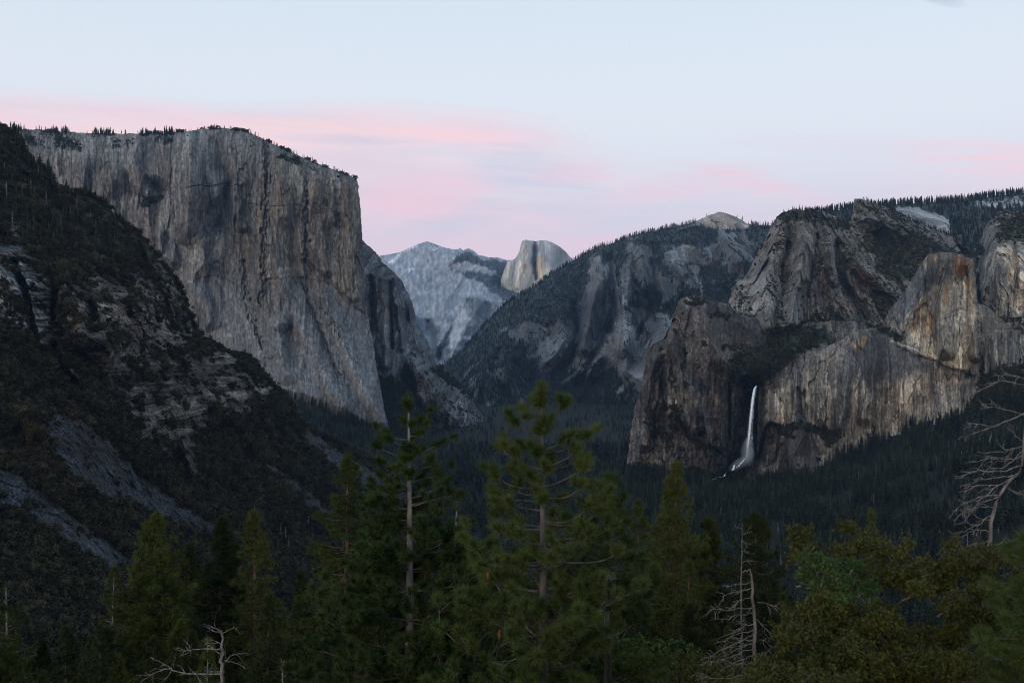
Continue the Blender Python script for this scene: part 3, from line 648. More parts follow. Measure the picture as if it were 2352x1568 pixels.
# ================================================================ brown buttress left of the fall
sky8 = [(1446, 1020), (1456, 940), (1471, 898), (1486, 808), (1498, 791), (1510, 786), (1522, 779), (1532, 762), (1541, 745), (1547, 720), (1553, 704), (1560, 690), (1567, 683), (1588, 676), (1606, 681),
        (1636, 691), (1675, 698), (1699, 720), (1741, 733), (1777, 755), (1850, 730), (1990, 740)]
r = Relief('brown_buttress', sky8 + [(2000, 800), (1900, 880), (1800, 900), (1790, 1110), (1700, 1130), (1430, 1120)],
    [(1470, 900, 2840), (1500, 800, 2880), (1560, 690, 2980), (1600, 680, 3050), (1680, 700, 3180), (1780, 765, 3250), (1900, 770, 3200), (1450, 1040, 2800), (1530, 1080, 2640), (1640, 1090, 2560), (1700, 1100, 2540),
     (1560, 900, 2660), (1620, 880, 2640), (1690, 890, 2640), (1730, 885, 2720), (1650, 980, 2590), (1700, 800, 2830), (1620, 780, 2800), (1780, 820, 2880), (1850, 800, 2950), (1720, 960, 2680), (1735, 1040, 2640), (1760, 940, 2760), (1560, 780, 2820), (1780, 1050, 2700), (1950, 780, 3050)],
    sil=sky8, round_m=70, ragged=(2.2, 16), seed=8, feats=[
    ([(1716, 895), (1706, 960), (1690, 1040), (1672, 1080)], 34, -110, 0.8), ([(1738, 893), (1740, 960), (1738, 1040)], 20, -90, 0.9), ([(1675, 880), (1676, 960), (1676, 1030)], 4, -45, 1, 0.2), ([(1683, 885), (1680, 1000)], 6, 30, 1, 0.2), ([(1660, 880), (1655, 1000), (1660, 1040)], 14, 40),
    ([(1545, 790), (1560, 840), (1590, 900), (1600, 980)], 24, 90, 1.1), ([(1500, 830), (1490, 920), (1480, 1020)], 22, 70, 1.1), ([(1525, 820), (1520, 900), (1530, 940)], 10, -60), ([(1600, 900), (1620, 1000), (1640, 1080)], 22, 70, 1.1),
    ([(1560, 960), (1590, 1010), (1650, 1040)], 10, -55), ([(1700, 740), (1740, 780), (1745, 850)], 40, 90, 1.1), ([(1600, 720), (1640, 790), (1690, 850)], 40, 90), ([(1780, 800), (1760, 860)], 24, -50)])
r.push(-46 * ridged(r.X / 110, r.Y / 1200, r.Z / 300, 5) - 12 * fbm(r.X / 14, r.Y / 160, r.Z / 40, 4))
r.facets(100, 210, 20, 0.1, 0.4); r.facets(38, 80, 10, 0.2, 0.5); r.facets(13, 26, 4.5, 0.16, 0.5)
nr = r.normals(); slope = nr[..., 2]
st = fbm(r.X / 7, r.Y / 112, r.Z / 90, 5); nn = fbm(r.X / 70, r.Y / 90, r.Z / 70, 5); fi = fbm(r.X / 6, r.Y / 6, r.Z / 6, 3)
c = base_col(r, (0.098, 0.082, 0.07)); c *= (1 + 0.9 * st + 0.5 * nn + 0.5 * fi)[..., None]
up = r.zone([(1540, 690), (1620, 680), (1780, 760), (1830, 800), (1760, 880), (1700, 880), (1620, 850), (1520, 800)], 12, 20, 40)
c = mixc(c, (0.085, 0.068, 0.058), 0.7 * up)
c = mixc(c, (0.18, 0.135, 0.095), 0.55 * sstep(0.1, 0.4, fbm(r.X / 24, r.Y / 240, r.Z / 60, 4)) * (1 - up))
wet = r.zone([(1715, 895), (1733, 885), (1752, 890), (1757, 960), (1756, 1050), (1700, 1100), (1655, 1090), (1688, 1030), (1704, 960)], 7, 6, 16)
c = mixc(c, (0.028, 0.027, 0.03), 0.85 * wet)
gv = np.zeros_like(r.U)
for pg, w in (([(1690, 800), (1740, 790), (1790, 760), (1800, 745), (1900, 750), (1920, 785), (1850, 805), (1800, 840), (1770, 870), (1735, 890), (1700, 875), (1680, 840)], 7),
              ([(1480, 960), (1520, 930), (1560, 930), (1590, 990), (1560, 1000), (1560, 1050), (1520, 1020), (1490, 1000)], 7), ([(1600, 1010), (1660, 1030), (1670, 1050), (1620, 1045)], 5),
              ([(1525, 865), (1545, 850), (1560, 900), (1540, 905)], 5), ([(1440, 1060), (1500, 1075), (1600, 1075), (1700, 1095), (1700, 1140), (1430, 1140)], 6), ([(1550, 1040), (1600, 1080), (1540, 1085)], 5), ([(1550, 680), (1600, 672), (1640, 690), (1580, 700)], 4)):
    gv = np.maximum(gv, r.zone(pg, w, 9, 16) * (1 if w == 7 and pg[0][0] == 1690 or w == 6 else sstep(-0.12, 0.12, fbm(r.X / 22, r.Y / 22, r.Z / 22, 4) + 0.04)))
veg = np.clip(gv + 0.9 * sstep(0.12, 0.34, fbm(r.X / 30, r.Y / 30, r.Z / 30, 4)) * (0.4 + 0.6 * up) - 0.5 * wet, 0, 1)
c = mixc(c, (0.034, 0.042, 0.024), sstep(0.35, 0.8, veg) * 0.85)
c = r.joints(c, [([(1676, 880), (1676, 960), (1677, 1040)], 2.6), ([(1640, 890), (1638, 960), (1650, 1040)], 2.0), ([(1612, 900), (1616, 990)], 1.8), ([(1560, 800), (1570, 860), (1590, 900)], 2.0), ([(1690, 900), (1684, 980), (1686, 1040)], 2.2), ([(1500, 830), (1494, 900), (1484, 960)], 2.0), ([(1530, 900), (1528, 960)], 1.8), ([(1590, 1000), (1640, 1040), (1650, 1080)], 2.0), ([(1660, 850), (1664, 900)], 1.6)])
o = r.build(np.clip(c, 0.012, 0.7), M_rock, bright=0.8)
tag(o, 'dark brown rock buttress rising on the left side of the waterfall', 'mountain')
spot('bush', r.scatter(sstep(0.3, 0.8, veg) * (0.15 + sstep(-0.15, 0.25, nn)), 3600), (3, 8)); spot('conifer', r.scatter(gv * (0.1 + sstep(-0.1, 0.3, nn)), 420), (8, 24))
BUT = r

# ================================================================ streaked cliff right of the fall with the leaning tower
sky7 = [(1742, 900), (1745, 888), (1756, 881), (1777, 866), (1792, 845), (1825, 827), (1846, 809), (1870, 806), (1891, 803), (1906, 791), (1945, 776), (1972, 758), (2026, 747), (2040, 713), (2068, 682),
        (2099, 634), (2116, 602), (2130, 585), (2159, 578), (2187, 580), (2215, 585), (2236, 596), (2243, 650), (2246, 696), (2271, 704), (2300, 733), (2328, 758), (2356, 769), (2520, 775)]
r = Relief('streaked_cliff', sky7 + [(2520, 940), (2352, 900), (2200, 960), (2050, 1010), (1940, 1060), (1900, 1100), (1770, 1110), (1738, 1060)],
    [(1745, 900, 2740), (1790, 850, 2800), (1850, 808, 2850), (1950, 776, 2850), (2030, 745, 2880), (2070, 680, 2920), (2130, 585, 2880), (2200, 582, 2900), (2240, 650, 3000), (2270, 706, 2850), (2350, 770, 2700),
     (1760, 960, 2680), (1800, 980, 2640), (1780, 1060, 2600), (1850, 960, 2590), (1860, 1060, 2520), (1930, 900, 2600), (1930, 990, 2560), (2020, 860, 2590), (2030, 960, 2540), (2100, 800, 2620), (2150, 700, 2680), (2160, 800, 2560),
     (2100, 950, 2500), (2200, 880, 2480), (2210, 760, 2620), (2280, 860, 2450), (2280, 760, 2680), (2352, 850, 2350), (2500, 800, 2400)],
    step=1.2, sil=sky7, round_m=55, ragged=(1.6, 14), seed=9, feats=[
    ([(1775, 990), (1760, 1050)], 22, -120, 0.9), ([(1840, 990), (1825, 1050), (1840, 1075)], 40, 90, 0.9), ([(2165, 600), (2160, 700), (2170, 800)], 30, 90, 1.0), ([(2222, 610), (2232, 700), (2238, 820)], 16, 60, 1.0),
    ([(2246, 720), (2251, 800), (2258, 860)], 6, -40, 1.0, 1.2), ([(1960, 800), (1940, 900), (1930, 980)], 22, 50), ([(1880, 820), (1870, 900), (1880, 960)], 26, 55), ([(1905, 820), (1898, 880), (1900, 960)], 6, -16, 1, 1.5), ([(2060, 795), (2100, 818), (2140, 826), (2180, 848), (2220, 855)], 6, -16, 1, 1.5),
    ([(2010, 790), (2000, 900), (1990, 960)], 28, 50), ([(2120, 640), (2090, 740)], 26, 60), ([(2168, 620), (2150, 680)], 6, -40), ([(2280, 780), (2300, 860)], 22, 60)])
r.push(-15 * ridged(r.X / 55, r.Y / 720, r.Z / 420, 5) - 6 * fbm(r.X / 9, r.Y / 128, r.Z / 50, 4))
r.facets(120, 330, 15, 0.1, 0.4, 0.5, 0.2); r.facets(44, 170, 7, 0.16, 0.5, 0.5); r.facets(12, 60, 2.2, 0.14, 0.5, 0.5)
st = fbm(r.X / 5, r.Y / 320, r.Z / 300, 5); s2 = fbm(r.X / 22 + 4, r.Y / 400, r.Z / 260, 4); nn = fbm(r.X / 60, r.Y / 80, r.Z / 70, 5); fi = fbm(r.X / 5, r.Y / 5, r.Z / 7, 3)
c = base_col(r, (0.162, 0.136, 0.107)); c *= (1 + (0.6 + 1.0 * np.clip(nn, -0.4, 0.6)) * st + 0.3 * nn + 0.35 * fi)[..., None]
lt = r.zone([(2080, 700), (2130, 660), (2180, 640), (2240, 640), (2246, 800), (2210, 860), (2140, 830), (2050, 790), (2040, 770)], 10, 12, 30)
c = mixc(c, (0.36, 0.29, 0.205), 0.85 * lt * sstep(-0.45, 0.15, st * 0.8 + nn * 0.7 + 0.05))
for pg in ([(1820, 900), (1900, 890), (1925, 960), (1900, 985), (1860, 970), (1830, 940)], [(1965, 880), (2060, 860), (2120, 880), (2180, 870), (2080, 950), (1980, 970)], [(2100, 850), (2160, 840), (2220, 860), (2180, 890), (2110, 880)], [(1750, 890), (1850, 870), (1880, 930), (1840, 960), (1770, 950)]):
    c = mixc(c, (0.29, 0.235, 0.175), 0.75 * r.zone(pg, 12, 16, 26) * sstep(-0.2, 0.2, st + nn))
dk = r.zone([(1960, 770), (2030, 752), (2080, 770), (2140, 850), (2080, 870), (2000, 880), (1960, 870), (1940, 960), (1925, 960), (1930, 850)], 9, 12, 26)
c = mixc(c, (0.085, 0.08, 0.08), 0.75 * dk * sstep(-0.5, 0.1, 0.2 - st))
c = mixc(c, (0.075, 0.07, 0.072), 0.75 * sstep(0.12, 0.32, s2) * (1 - lt * 0.6))
c = mixc(c, (0.12, 0.118, 0.115), 0.8 * r.zone([(2070, 690), (2110, 625), (2150, 610), (2160, 640), (2110, 690), (2080, 740), (2040, 760)], 7, 8, 16))
for pg, k, co_ in (([(2188, 588), (2215, 592), (2232, 610), (2220, 625), (2200, 640), (2190, 620)], 0.9, (0.30, 0.13, 0.05)), ([(2175, 640), (2185, 650), (2176, 700), (2160, 700)], 0.7, (0.32, 0.17, 0.07)), ([(2120, 730), (2150, 720), (2145, 770), (2125, 770)], 0.75, (0.36, 0.21, 0.1)),
                   ([(2140, 585), (2160, 582), (2150, 598), (2130, 600)], 0.6, (0.30, 0.19, 0.09)), ([(1955, 790), (1975, 775), (2000, 766), (1985, 790), (1965, 806)], 0.8, (0.34, 0.2, 0.1)), ([(2170, 855), (2215, 865), (2212, 890), (2180, 880)], 0.6, (0.30, 0.17, 0.11)),
                   ([(1845, 850), (1880, 845), (1875, 862), (1850, 866)], 0.3, (0.30, 0.22, 0.13)), ([(2216, 640), (2236, 640), (2240, 720), (2222, 720)], 0.5, (0.30, 0.17, 0.08))):
    c = mixc(c, co_, k * r.zone(pg, 5, 6, 10) * sstep(-0.35, 0.1, st))
c = mixc(c, (0.12, 0.10, 0.09), 0.9 * r.zone([(1800, 985), (1850, 985), (1885, 1010), (1880, 1060), (1840, 1090), (1790, 1090), (1800, 1020)], 7, 8, 16))
c = mixc(c, (0.03, 0.028, 0.03), 0.85 * r.zone([(1742, 890), (1756, 890), (1758, 960), (1800, 975), (1795, 1000), (1782, 1060), (1735, 1080)], 5, 5, 12))
gv = np.zeros_like(r.U)
for pg, w in (([(1780, 975), (1830, 968), (1900, 985), (1940, 1000), (1900, 1030), (1880, 1000), (1830, 985), (1800, 1010)], 4), ([(2250, 860), (2300, 840), (2520, 830), (2520, 950), (2230, 950)], 6), ([(2000, 745), (2040, 750), (2080, 780), (2060, 785)], 3), ([(2205, 850), (2240, 862), (2225, 872)], 3),
              ([(1740, 880), (1770, 872), (1760, 884)], 3)):
    gv = np.maximum(gv, r.zone(pg, w, 6, 12))
veg = np.clip(gv + 0.8 * sstep(0.3, 0.42, fbm(r.X / 26, r.Y / 26, r.Z / 26, 3)) * sstep(900, 1000, r.V), 0, 1)
c = mixc(c, (0.034, 0.042, 0.024), sstep(0.4, 0.8, veg) * 0.85)
c = r.joints(c, [([(2012, 800), (1992, 880), (1976, 960)], 2.2), ([(2082, 930), (2104, 872), (2132, 850)], 2.5), ([(2056, 792), (2100, 812), (2150, 828), (2190, 850), (2240, 862)], 2.6), ([(1905, 830), (1900, 900), (1892, 980)], 2.0), ([(1848, 830), (1838, 880), (1842, 940)], 1.8), ([(1940, 800), (1934, 870), (1930, 950)], 2.2),
    ([(2176, 620), (2160, 660), (2150, 700)], 2.6), ([(2210, 640), (2206, 740), (2212, 820)], 1.8), ([(2120, 640), (2098, 700), (2070, 740)], 1.8), ([(1790, 890), (1796, 930), (1780, 966)], 1.8), ([(1870, 985), (1890, 940), (1886, 900)], 1.6), ([(2254, 740), (2258, 800), (2256, 860)], 2.4), ([(2136, 700), (2140, 770), (2130, 820)], 1.4)])
c = r.joints(c, [([(2050, 782), (2100, 802), (2150, 818), (2200, 842)], 3.0), ([(2186, 700), (2190, 800)], 2.2), ([(2166, 720), (2168, 800)], 1.6), ([(1970, 860), (1966, 940)], 1.8)], (0.40, 0.34, 0.26), 0.6)
o = r.build(np.clip(c, 0.012, 0.8), M_rock, bright=0.95)
tag(o, 'tan and grey cliff with dark water streaks and a leaning tower, right of the waterfall', 'mountain')
spot('bush', r.scatter(sstep(0.3, 0.8, veg), 1300), (4, 8)); spot('conifer', r.scatter(gv, 260), (12, 24))
CLF = r

# ================================================================ the great granite wall on the left
skyE = [(815, 520), (834, 552), (849, 567), (866, 581), (883, 607), (903, 621), (923, 643), (937, 669), (951, 705), (957, 739), (973, 767), (990, 796), (1002, 832), (1021, 844), (1038, 863), (1061, 894), (1081, 914),
        (1100, 940), (1114, 959), (1117, 972)]
r = Relief('shaded_side_wall', skyE + [(1110, 990), (1000, 1010), (860, 1010), (800, 900), (790, 560)],
    [(834, 560, 4300), (883, 607, 4400), (937, 669, 4600), (960, 760, 4650), (1002, 832, 4650), (1061, 894, 4500), (1110, 960, 4350), (870, 700, 4080), (880, 800, 4000), (910, 700, 4250), (930, 780, 4250), (960, 850, 4250), (1000, 900, 4250),
     (870, 880, 3950), (900, 960, 3850), (960, 960, 4000), (1040, 970, 4150), (830, 700, 4000), (820, 950, 3800), (860, 620, 4180)],
    sil=skyE, round_m=110, ragged=(1.6, 14), seed=12, flat=False, feats=[
    ([(878, 640), (886, 720), (884, 840)], 14, 120), ([(905, 640), (915, 720), (925, 800)], 12, 130), ([(895, 650), (900, 800)], 7, -110), ([(935, 690), (950, 780)], 12, 100), ([(950, 830), (985, 880), (1040, 960)], 26, 150, 1.0), ([(930, 860), (960, 930), (1000, 970)], 16, -90), ([(850, 640), (858, 760)], 12, -130, 1)])
r.push(-50 * ridged(r.X / 130, r.Y / 1440, r.Z / 500, 5) - 12 * fbm(r.X / 16, r.Y / 192, r.Z / 60, 4))
r.facets(50, 130, 14, 0.2, 0.5); r.facets(16, 40, 4.5, 0.16, 0.5)
st = fbm(r.X / 8, r.Y / 200, r.Z / 200, 5); nn = fbm(r.X / 90, r.Y / 100, r.Z / 120, 5); fi = fbm(r.X / 8, r.Y / 8, r.Z / 8, 3)
c = base_col(r, (0.10, 0.104, 0.11)); c *= (1 + 1.0 * st + 0.6 * nn + 0.3 * fi)[..., None]  # this side's shade is put into a darker, bluer granite colour
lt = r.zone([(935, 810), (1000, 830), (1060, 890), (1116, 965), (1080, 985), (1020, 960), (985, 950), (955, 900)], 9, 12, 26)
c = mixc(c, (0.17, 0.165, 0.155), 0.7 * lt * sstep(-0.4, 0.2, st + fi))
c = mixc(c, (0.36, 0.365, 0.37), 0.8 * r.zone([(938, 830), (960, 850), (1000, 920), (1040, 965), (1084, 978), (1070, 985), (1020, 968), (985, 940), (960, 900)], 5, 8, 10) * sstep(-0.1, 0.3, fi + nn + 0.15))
c = mixc(c, (0.17, 0.135, 0.10), 0.5 * r.zone([(880, 680), (905, 680), (900, 740), (880, 740)], 8, 8, 20))
gv = r.zone([(868, 868), (900, 860), (920, 880), (950, 940), (1010, 985), (1080, 985), (1080, 1000), (860, 1010)], 6, 9, 14)
gv = np.maximum(gv, r.zone([(920, 855), (940, 845), (955, 870), (960, 900), (925, 880)], 4, 6, 10)); gv = np.maximum(gv, 0.9 * r.zone([(985, 848), (1010, 838), (1060, 880), (1100, 930), (1060, 900), (1010, 865)], 4, 8, 10))
gv = gv * (1 - 0.8 * r.zone([(975, 945), (1000, 960), (1035, 985), (1000, 980)], 3, 4, 8))
veg = np.clip(gv + 0.8 * sstep(0.2, 0.36, fbm(r.X / 40, r.Y / 40, r.Z / 40, 4)) * lt, 0, 1)
c = mixc(c, (0.034, 0.043, 0.032), sstep(0.4, 0.8, veg) * 0.9)
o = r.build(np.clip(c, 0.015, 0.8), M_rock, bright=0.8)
tag(o, 'shaded side wall and pale talus toe behind the edge of the tall granite wall', 'mountain')
spot('bush', r.scatter(sstep(0.3, 0.8, veg), 2600), (5, 10)); spot('conifer', r.scatter(gv, 900), (14, 26))

sky10 = [(-170, 276), (0, 290), (42, 295), (113, 299), (197, 305), (282, 307), (367, 305), (423, 301), (465, 295), (508, 292), (560, 299), (588, 310), (610, 321), (639, 335), (672, 350), (709, 366), (743, 380), (780, 394),
         (808, 404), (818, 409), (823, 418), (825, 438), (829, 480), (831, 517), (833, 560), (836, 640), (840, 694), (847, 734), (858, 790), (866, 846), (875, 889), (883, 940), (895, 982)]
foot = [(875, 978), (832, 962), (790, 940), (748, 923), (705, 906), (663, 897), (635, 890), (560, 900), (400, 860), (200, 700), (-170, 600)]
r = Relief('granite_wall', sky10 + foot,
    [(-100, 285, 5200), (60, 290, 4900), (200, 300, 4700), (340, 302, 4550), (480, 293, 4400), (600, 315, 4300), (720, 370, 4250), (815, 408, 4200), (60, 330, 4700), (200, 345, 4450), (340, 340, 4350), (470, 340, 4180), (620, 350, 4150), (700, 385, 4120), (800, 425, 4050),
     (120, 420, 4550), (250, 440, 4300), (360, 450, 4180), (440, 450, 4000), (520, 450, 4050), (600, 450, 4080), (640, 450, 3960), (720, 480, 3980), (810, 500, 3980), (300, 560, 4200), (400, 600, 4050), (480, 600, 3950), (560, 600, 3980), (620, 600, 3880), (700, 620, 3900), (790, 620, 3900), (830, 600, 4000),
     (480, 740, 3900), (560, 740, 3840), (640, 740, 3760), (720, 720, 3780), (800, 740, 3800), (845, 740, 3880), (560, 830, 3740), (640, 860, 3600), (720, 850, 3560), (800, 860, 3570), (850, 840, 3680), (700, 900, 3430), (790, 930, 3400), (880, 975, 3480), (850, 930, 3480), (200, 640, 4300), (0, 560, 4600)],
    step=1.15, sil=sky10[9:], round_m=60, ragged=(1.5, 16), seed=10, feats=[
    ([(425, 330), (415, 420), (430, 520)], 46, 130, 1.1, 0.5), ([(500, 330), (520, 420), (500, 520)], 26, -70, 1.2, 0.6), ([(612, 330), (614, 430), (609, 560), (600, 700)], 8, -42, 0.9, 1.6), ([(640, 350), (645, 450), (640, 600), (650, 740)], 26, 70, 1.0, 0.5),
    ([(700, 380), (705, 460), (700, 600)], 7, -26, 1, 1.6), ([(745, 400), (740, 480), (745, 620)], 20, 45, 1, 0.7), ([(770, 420), (775, 520)], 8, -40, 1, 0.8), ([(800, 420), (812, 560), (822, 680)], 14, 35, 1, 0.4),
    ([(742, 680), (790, 790), (840, 900), (880, 970)], 24, 80, 0.9, 0.25), ([(752, 720), (800, 800), (820, 850)], 7, -24, 1, 1.2), ([(655, 640), (700, 760), (760, 890), (790, 930)], 30, 60, 0.9, 0.4), ([(690, 640), (720, 720), (780, 860)], 7, -26, 1, 1.2),
    ([(600, 660), (625, 760), (660, 860)], 28, 70, 1.0, 0.4), ([(560, 600), (570, 700), (600, 800)], 7, -24, 1, 1.6), ([(300, 330), (300, 380), (330, 420)], 34, 80, 1.1, 0.7), ([(345, 420), (380, 440)], 22, -70, 1, 0.6), ([(270, 390), (240, 480), (260, 560)], 30, 70, 1.1, 0.6),
    ([(330, 440), (350, 520), (390, 600)], 26, 60, 1.1, 0.6), ([(540, 430), (550, 520)], 16, 45, 1, 0.8), ([(200, 360), (180, 430)], 26, 60, 1.1, 0.7), ([(140, 340), (150, 400)], 14, -60, 1.1, 0.7), ([(470, 560), (450, 650), (480, 740)], 24, 50, 1, 0.6),
    ([(655, 470), (660, 500)], 8, 30), ([(430, 432), (455, 426), (480, 430), (520, 422), (556, 428)], 3, -12, 1, 2.5), ([(570, 468), (620, 476), (680, 470), (700, 478)], 3, -9, 1, 2.5), ([(700, 600), (760, 650), (830, 720)], 9, -28, 1, 0.9), ([(560, 650), (640, 640)], 6, -22, 1, 0.9), ([(840, 700), (860, 790), (872, 870)], 7, 30, 1, 0.3)])
up = sstep(360, 300, r.V + 0.0 * r.U - 0.28 * np.clip(r.U - 560, 0, 400))
r.push(-(36 - 18 * up) * ridged(r.X / 95, r.Y / 1200, r.Z / 900, 5) - 6 * fbm(r.X / 13, r.Y / 160, r.Z / 110, 4) - 3.5 * ridged(r.X / 10, r.Y / 128, r.Z / 120, 3))
wl = 0.8 - 0.5 * sstep(560, 760, r.V)
r.facets(95, 420, 9, 0.16, 0.5, 0.6, 0.06, wl); r.facets(30, 170, 4.5, 0.18, 0.55, 0.6, 0, wl); r.facets(12, 60, 2.0, 0.15, 0.5, 0.4, 0, wl)
st = fbm(r.X / 6, r.Y / 260, r.Z / 260, 5); s2 = fbm(r.X / 26, r.Y / 480, r.Z / 420, 4); s3 = fbm(r.X / 40 + 8, r.Y / 560, r.Z / 300, 4)
nn = fbm(r.X / 110, r.Y / 130, r.Z / 130, 5); fi = fbm(r.X / 7, r.Y / 7, r.Z / 10, 3)
wx = 14 * fbm(r.X / 60, r.Y / 60, r.Z / 90, 3)
crk = sstep(0.06, 0.0, np.abs(perlin((r.X + wx) / 26, r.Y / 60, r.Z / 220))) * sstep(-0.1, 0.3, perlin(r.X / 60, r.Y / 90, r.Z / 150 + 5))
crk2 = sstep(0.035, 0.0, np.abs(perlin((r.X + 3 * wx) / 60, r.Y / 80, (r.Z + 2 * wx) / 70 + 9))) * sstep(0.0, 0.35, perlin(r.X / 120 + 5, r.Y / 90, r.Z / 120))
c = base_col(r, (0.154, 0.144, 0.132)); c *= (1 + 0.6 * st + 0.35 * nn + 0.2 * fi)[..., None]
tan = r.zone([(600, 400), (640, 350), (760, 400), (830, 430), (835, 600), (830, 700), (760, 680), (690, 720), (620, 700), (560, 640), (545, 500), (590, 450)], 26, 30, 60)
c = mixc(c, (0.225, 0.172, 0.115), tan * sstep(-0.2, 0.25, s2 + 0.4 * st) * 0.62)
c = mixc(c, (0.15, 0.112, 0.085), 0.5 * sstep(0.1, 0.35, s3) * sstep(760, 600, r.V) * sstep(330, 420, r.V))
c = mixc(c, (0.07, 0.071, 0.074), 0.3 * sstep(0.14, 0.36, fbm(r.X / 18 + 3, r.Y / 500, r.Z / 500, 4)))
c = mixc(c, (0.27, 0.24, 0.18), 0.8 * r.zone([(640, 365), (690, 370), (700, 400), (690, 440), (665, 430), (650, 400)], 5, 7, 14) * sstep(-0.3, 0.2, st + s2))
c = mixc(c, (0.25, 0.24, 0.22), 0.5 * r.zone([(430, 330), (500, 300), (520, 310), (520, 420), (470, 430), (440, 400)], 14, 18, 30) * sstep(-0.3, 0.2, st))
apron = r.zone([(440, 640), (520, 640), (600, 720), (660, 640), (740, 680), (850, 760), (900, 990), (640, 900), (480, 760)], 24, 24, 60)
c = mixc(c, (0.175, 0.178, 0.182), 0.6 * apron * (1 + 0.5 * st))  # apron painted lighter, since its outward slope catches the light
for pts, w in (([(655, 640), (700, 760), (760, 890)], 14), ([(745, 700), (800, 820), (860, 960)], 16), ([(505, 640), (560, 730), (590, 810)], 12)):
    c = mixc(c, (0.23, 0.232, 0.235), 0.45 * sstep(w, w * 0.2, seg_dist(pts, r.U + 14 * nn, r.V)) * sstep(-0.3, 0.2, st))  # light on the diagonal apron slabs, put into the colour
wst = sstep(0.35, 0.5, fbm(r.X / 4 + 7, r.Y / 420, r.Z / 420, 3)) * sstep(500, 640, r.V)
c = mixc(c, (0.30, 0.30, 0.30), 0.5 * wst)
c = mixc(c, (0.025, 0.027, 0.03), 0.7 * np.maximum(crk, crk2 * (1 - up)))
rim = sstep(0.3, 0.8, up) 
c = mixc(c, (0.19, 0.187, 0.175), 0.6 * rim * sstep(-0.2, 0.2, fi + nn))
gv = r.zone([(318, 470), (330, 452), (352, 448), (378, 450), (372, 462), (345, 472), (325, 478)], 3, 3, 8)
tv = r.zone([(-170, 280), (60, 284), (200, 300), (330, 302), (400, 300), (400, 330), (300, 335), (220, 345), (100, 340), (20, 330), (-170, 380)], 6, 10, 16) * sstep(-0.25, 0.2, nn + 0.4 * fi)
tv = np.maximum(tv, 0.9 * r.zone([(560, 300), (610, 318), (650, 345), (740, 385), (810, 408), (800, 416), (740, 400), (660, 372), (610, 350), (560, 330)], 4, 6, 14) * sstep(-0.05, 0.3, nn + 0.6 * fi))
veg = np.clip(gv + tv + 0.6 * sstep(0.3, 0.45, fbm(r.X / 30, r.Y / 30, r.Z / 22, 4)) * up, 0, 1)
c = mixc(c, (0.035, 0.042, 0.034), sstep(0.35, 0.8, veg) * 0.85)
c = r.joints(c, [([(612, 320), (614, 400), (608, 470), (612, 560), (604, 680)], 3.0), ([(700, 400), (706, 470), (698, 560), (704, 660)], 2.2), ([(752, 420), (748, 520), (754, 640)], 2.0), ([(776, 440), (780, 560), (776, 660)], 2.0), ([(545, 430), (556, 520), (548, 620)], 2.4), ([(430, 430), (480, 424), (530, 426), (560, 422)], 2.2), ([(574, 466), (640, 474), (700, 470), (760, 480)], 1.8),
    ([(640, 480), (655, 560), (652, 640), (664, 700)], 2.2), ([(600, 640), (580, 720), (600, 800)], 2.0), ([(744, 690), (790, 790), (836, 880), (862, 950)], 2.4), ([(688, 640), (724, 730), (770, 850), (780, 900)], 2.2), ([(510, 560), (500, 640), (520, 720)], 2.2), ([(322, 330), (300, 380), (310, 440), (350, 520)], 2.4), ([(400, 340), (390, 420), (402, 500)], 2.2), ([(240, 330), (230, 400), (250, 470)], 2.0),
    ([(150, 330), (160, 390), (190, 420)], 2.0), ([(640, 640), (690, 636), (750, 648), (820, 700)], 1.6), ([(800, 430), (806, 540), (812, 660)], 1.8), ([(660, 380), (664, 440), (650, 500)], 2.0), ([(450, 640), (500, 632), (540, 650)], 2.0)], k=0.6)
c = r.joints(c, [([(742, 680), (800, 800), (862, 940)], 7), ([(652, 640), (700, 760), (764, 890)], 6), ([(500, 640), (560, 740), (596, 820)], 5), ([(568, 650), (566, 760)], 2.0), ([(730, 650), (732, 730)], 1.8), ([(690, 740), (700, 820)], 1.8)], (0.24, 0.24, 0.235), 0.45)  # pale strokes here: more painted light along the apron slabs
o = r.build(np.clip(c, 0.012, 0.8), M_rock, 1.15, 9.0, bright=0.86)
tag(o, 'immense sheer granite wall with vertical streaks, tallest rock on the left', 'mountain')
spot('bush', r.scatter(sstep(0.3, 0.8, veg) * sstep(0, 0.25, fbm(r.X / 40, r.Y / 40, r.Z / 40, 3)), 900), (5, 10)); spot('conifer', r.scatter(tv * (r.U < 420) * sstep(-0.1, 0.25, nn), 620), (10, 28))
e = upsample(lambda a, b: seg_dist(sky10[:20], a, b), r.u, r.v, 3.0)
spot('conifer', r.scatter(sstep(11, 2, e) * (r.U < 400) * (r.V < 420) * (0.06 + sstep(-0.05, 0.3, fbm(r.X / 90, r.Y * 0, r.Z * 0, 3))), 300), (10, 36))
spot('conifer', r.scatter(sstep(6, 2, e) * (r.U > 330) * (r.V < 420), 110), (10, 20)); spot('bush', r.scatter(sstep(6, 2, e) * (r.U > 330) * (r.V < 420) * sstep(-0.1, 0.3, fbm(r.X / 60, r.Y * 0, r.Z * 0, 3)), 150), (7, 13))

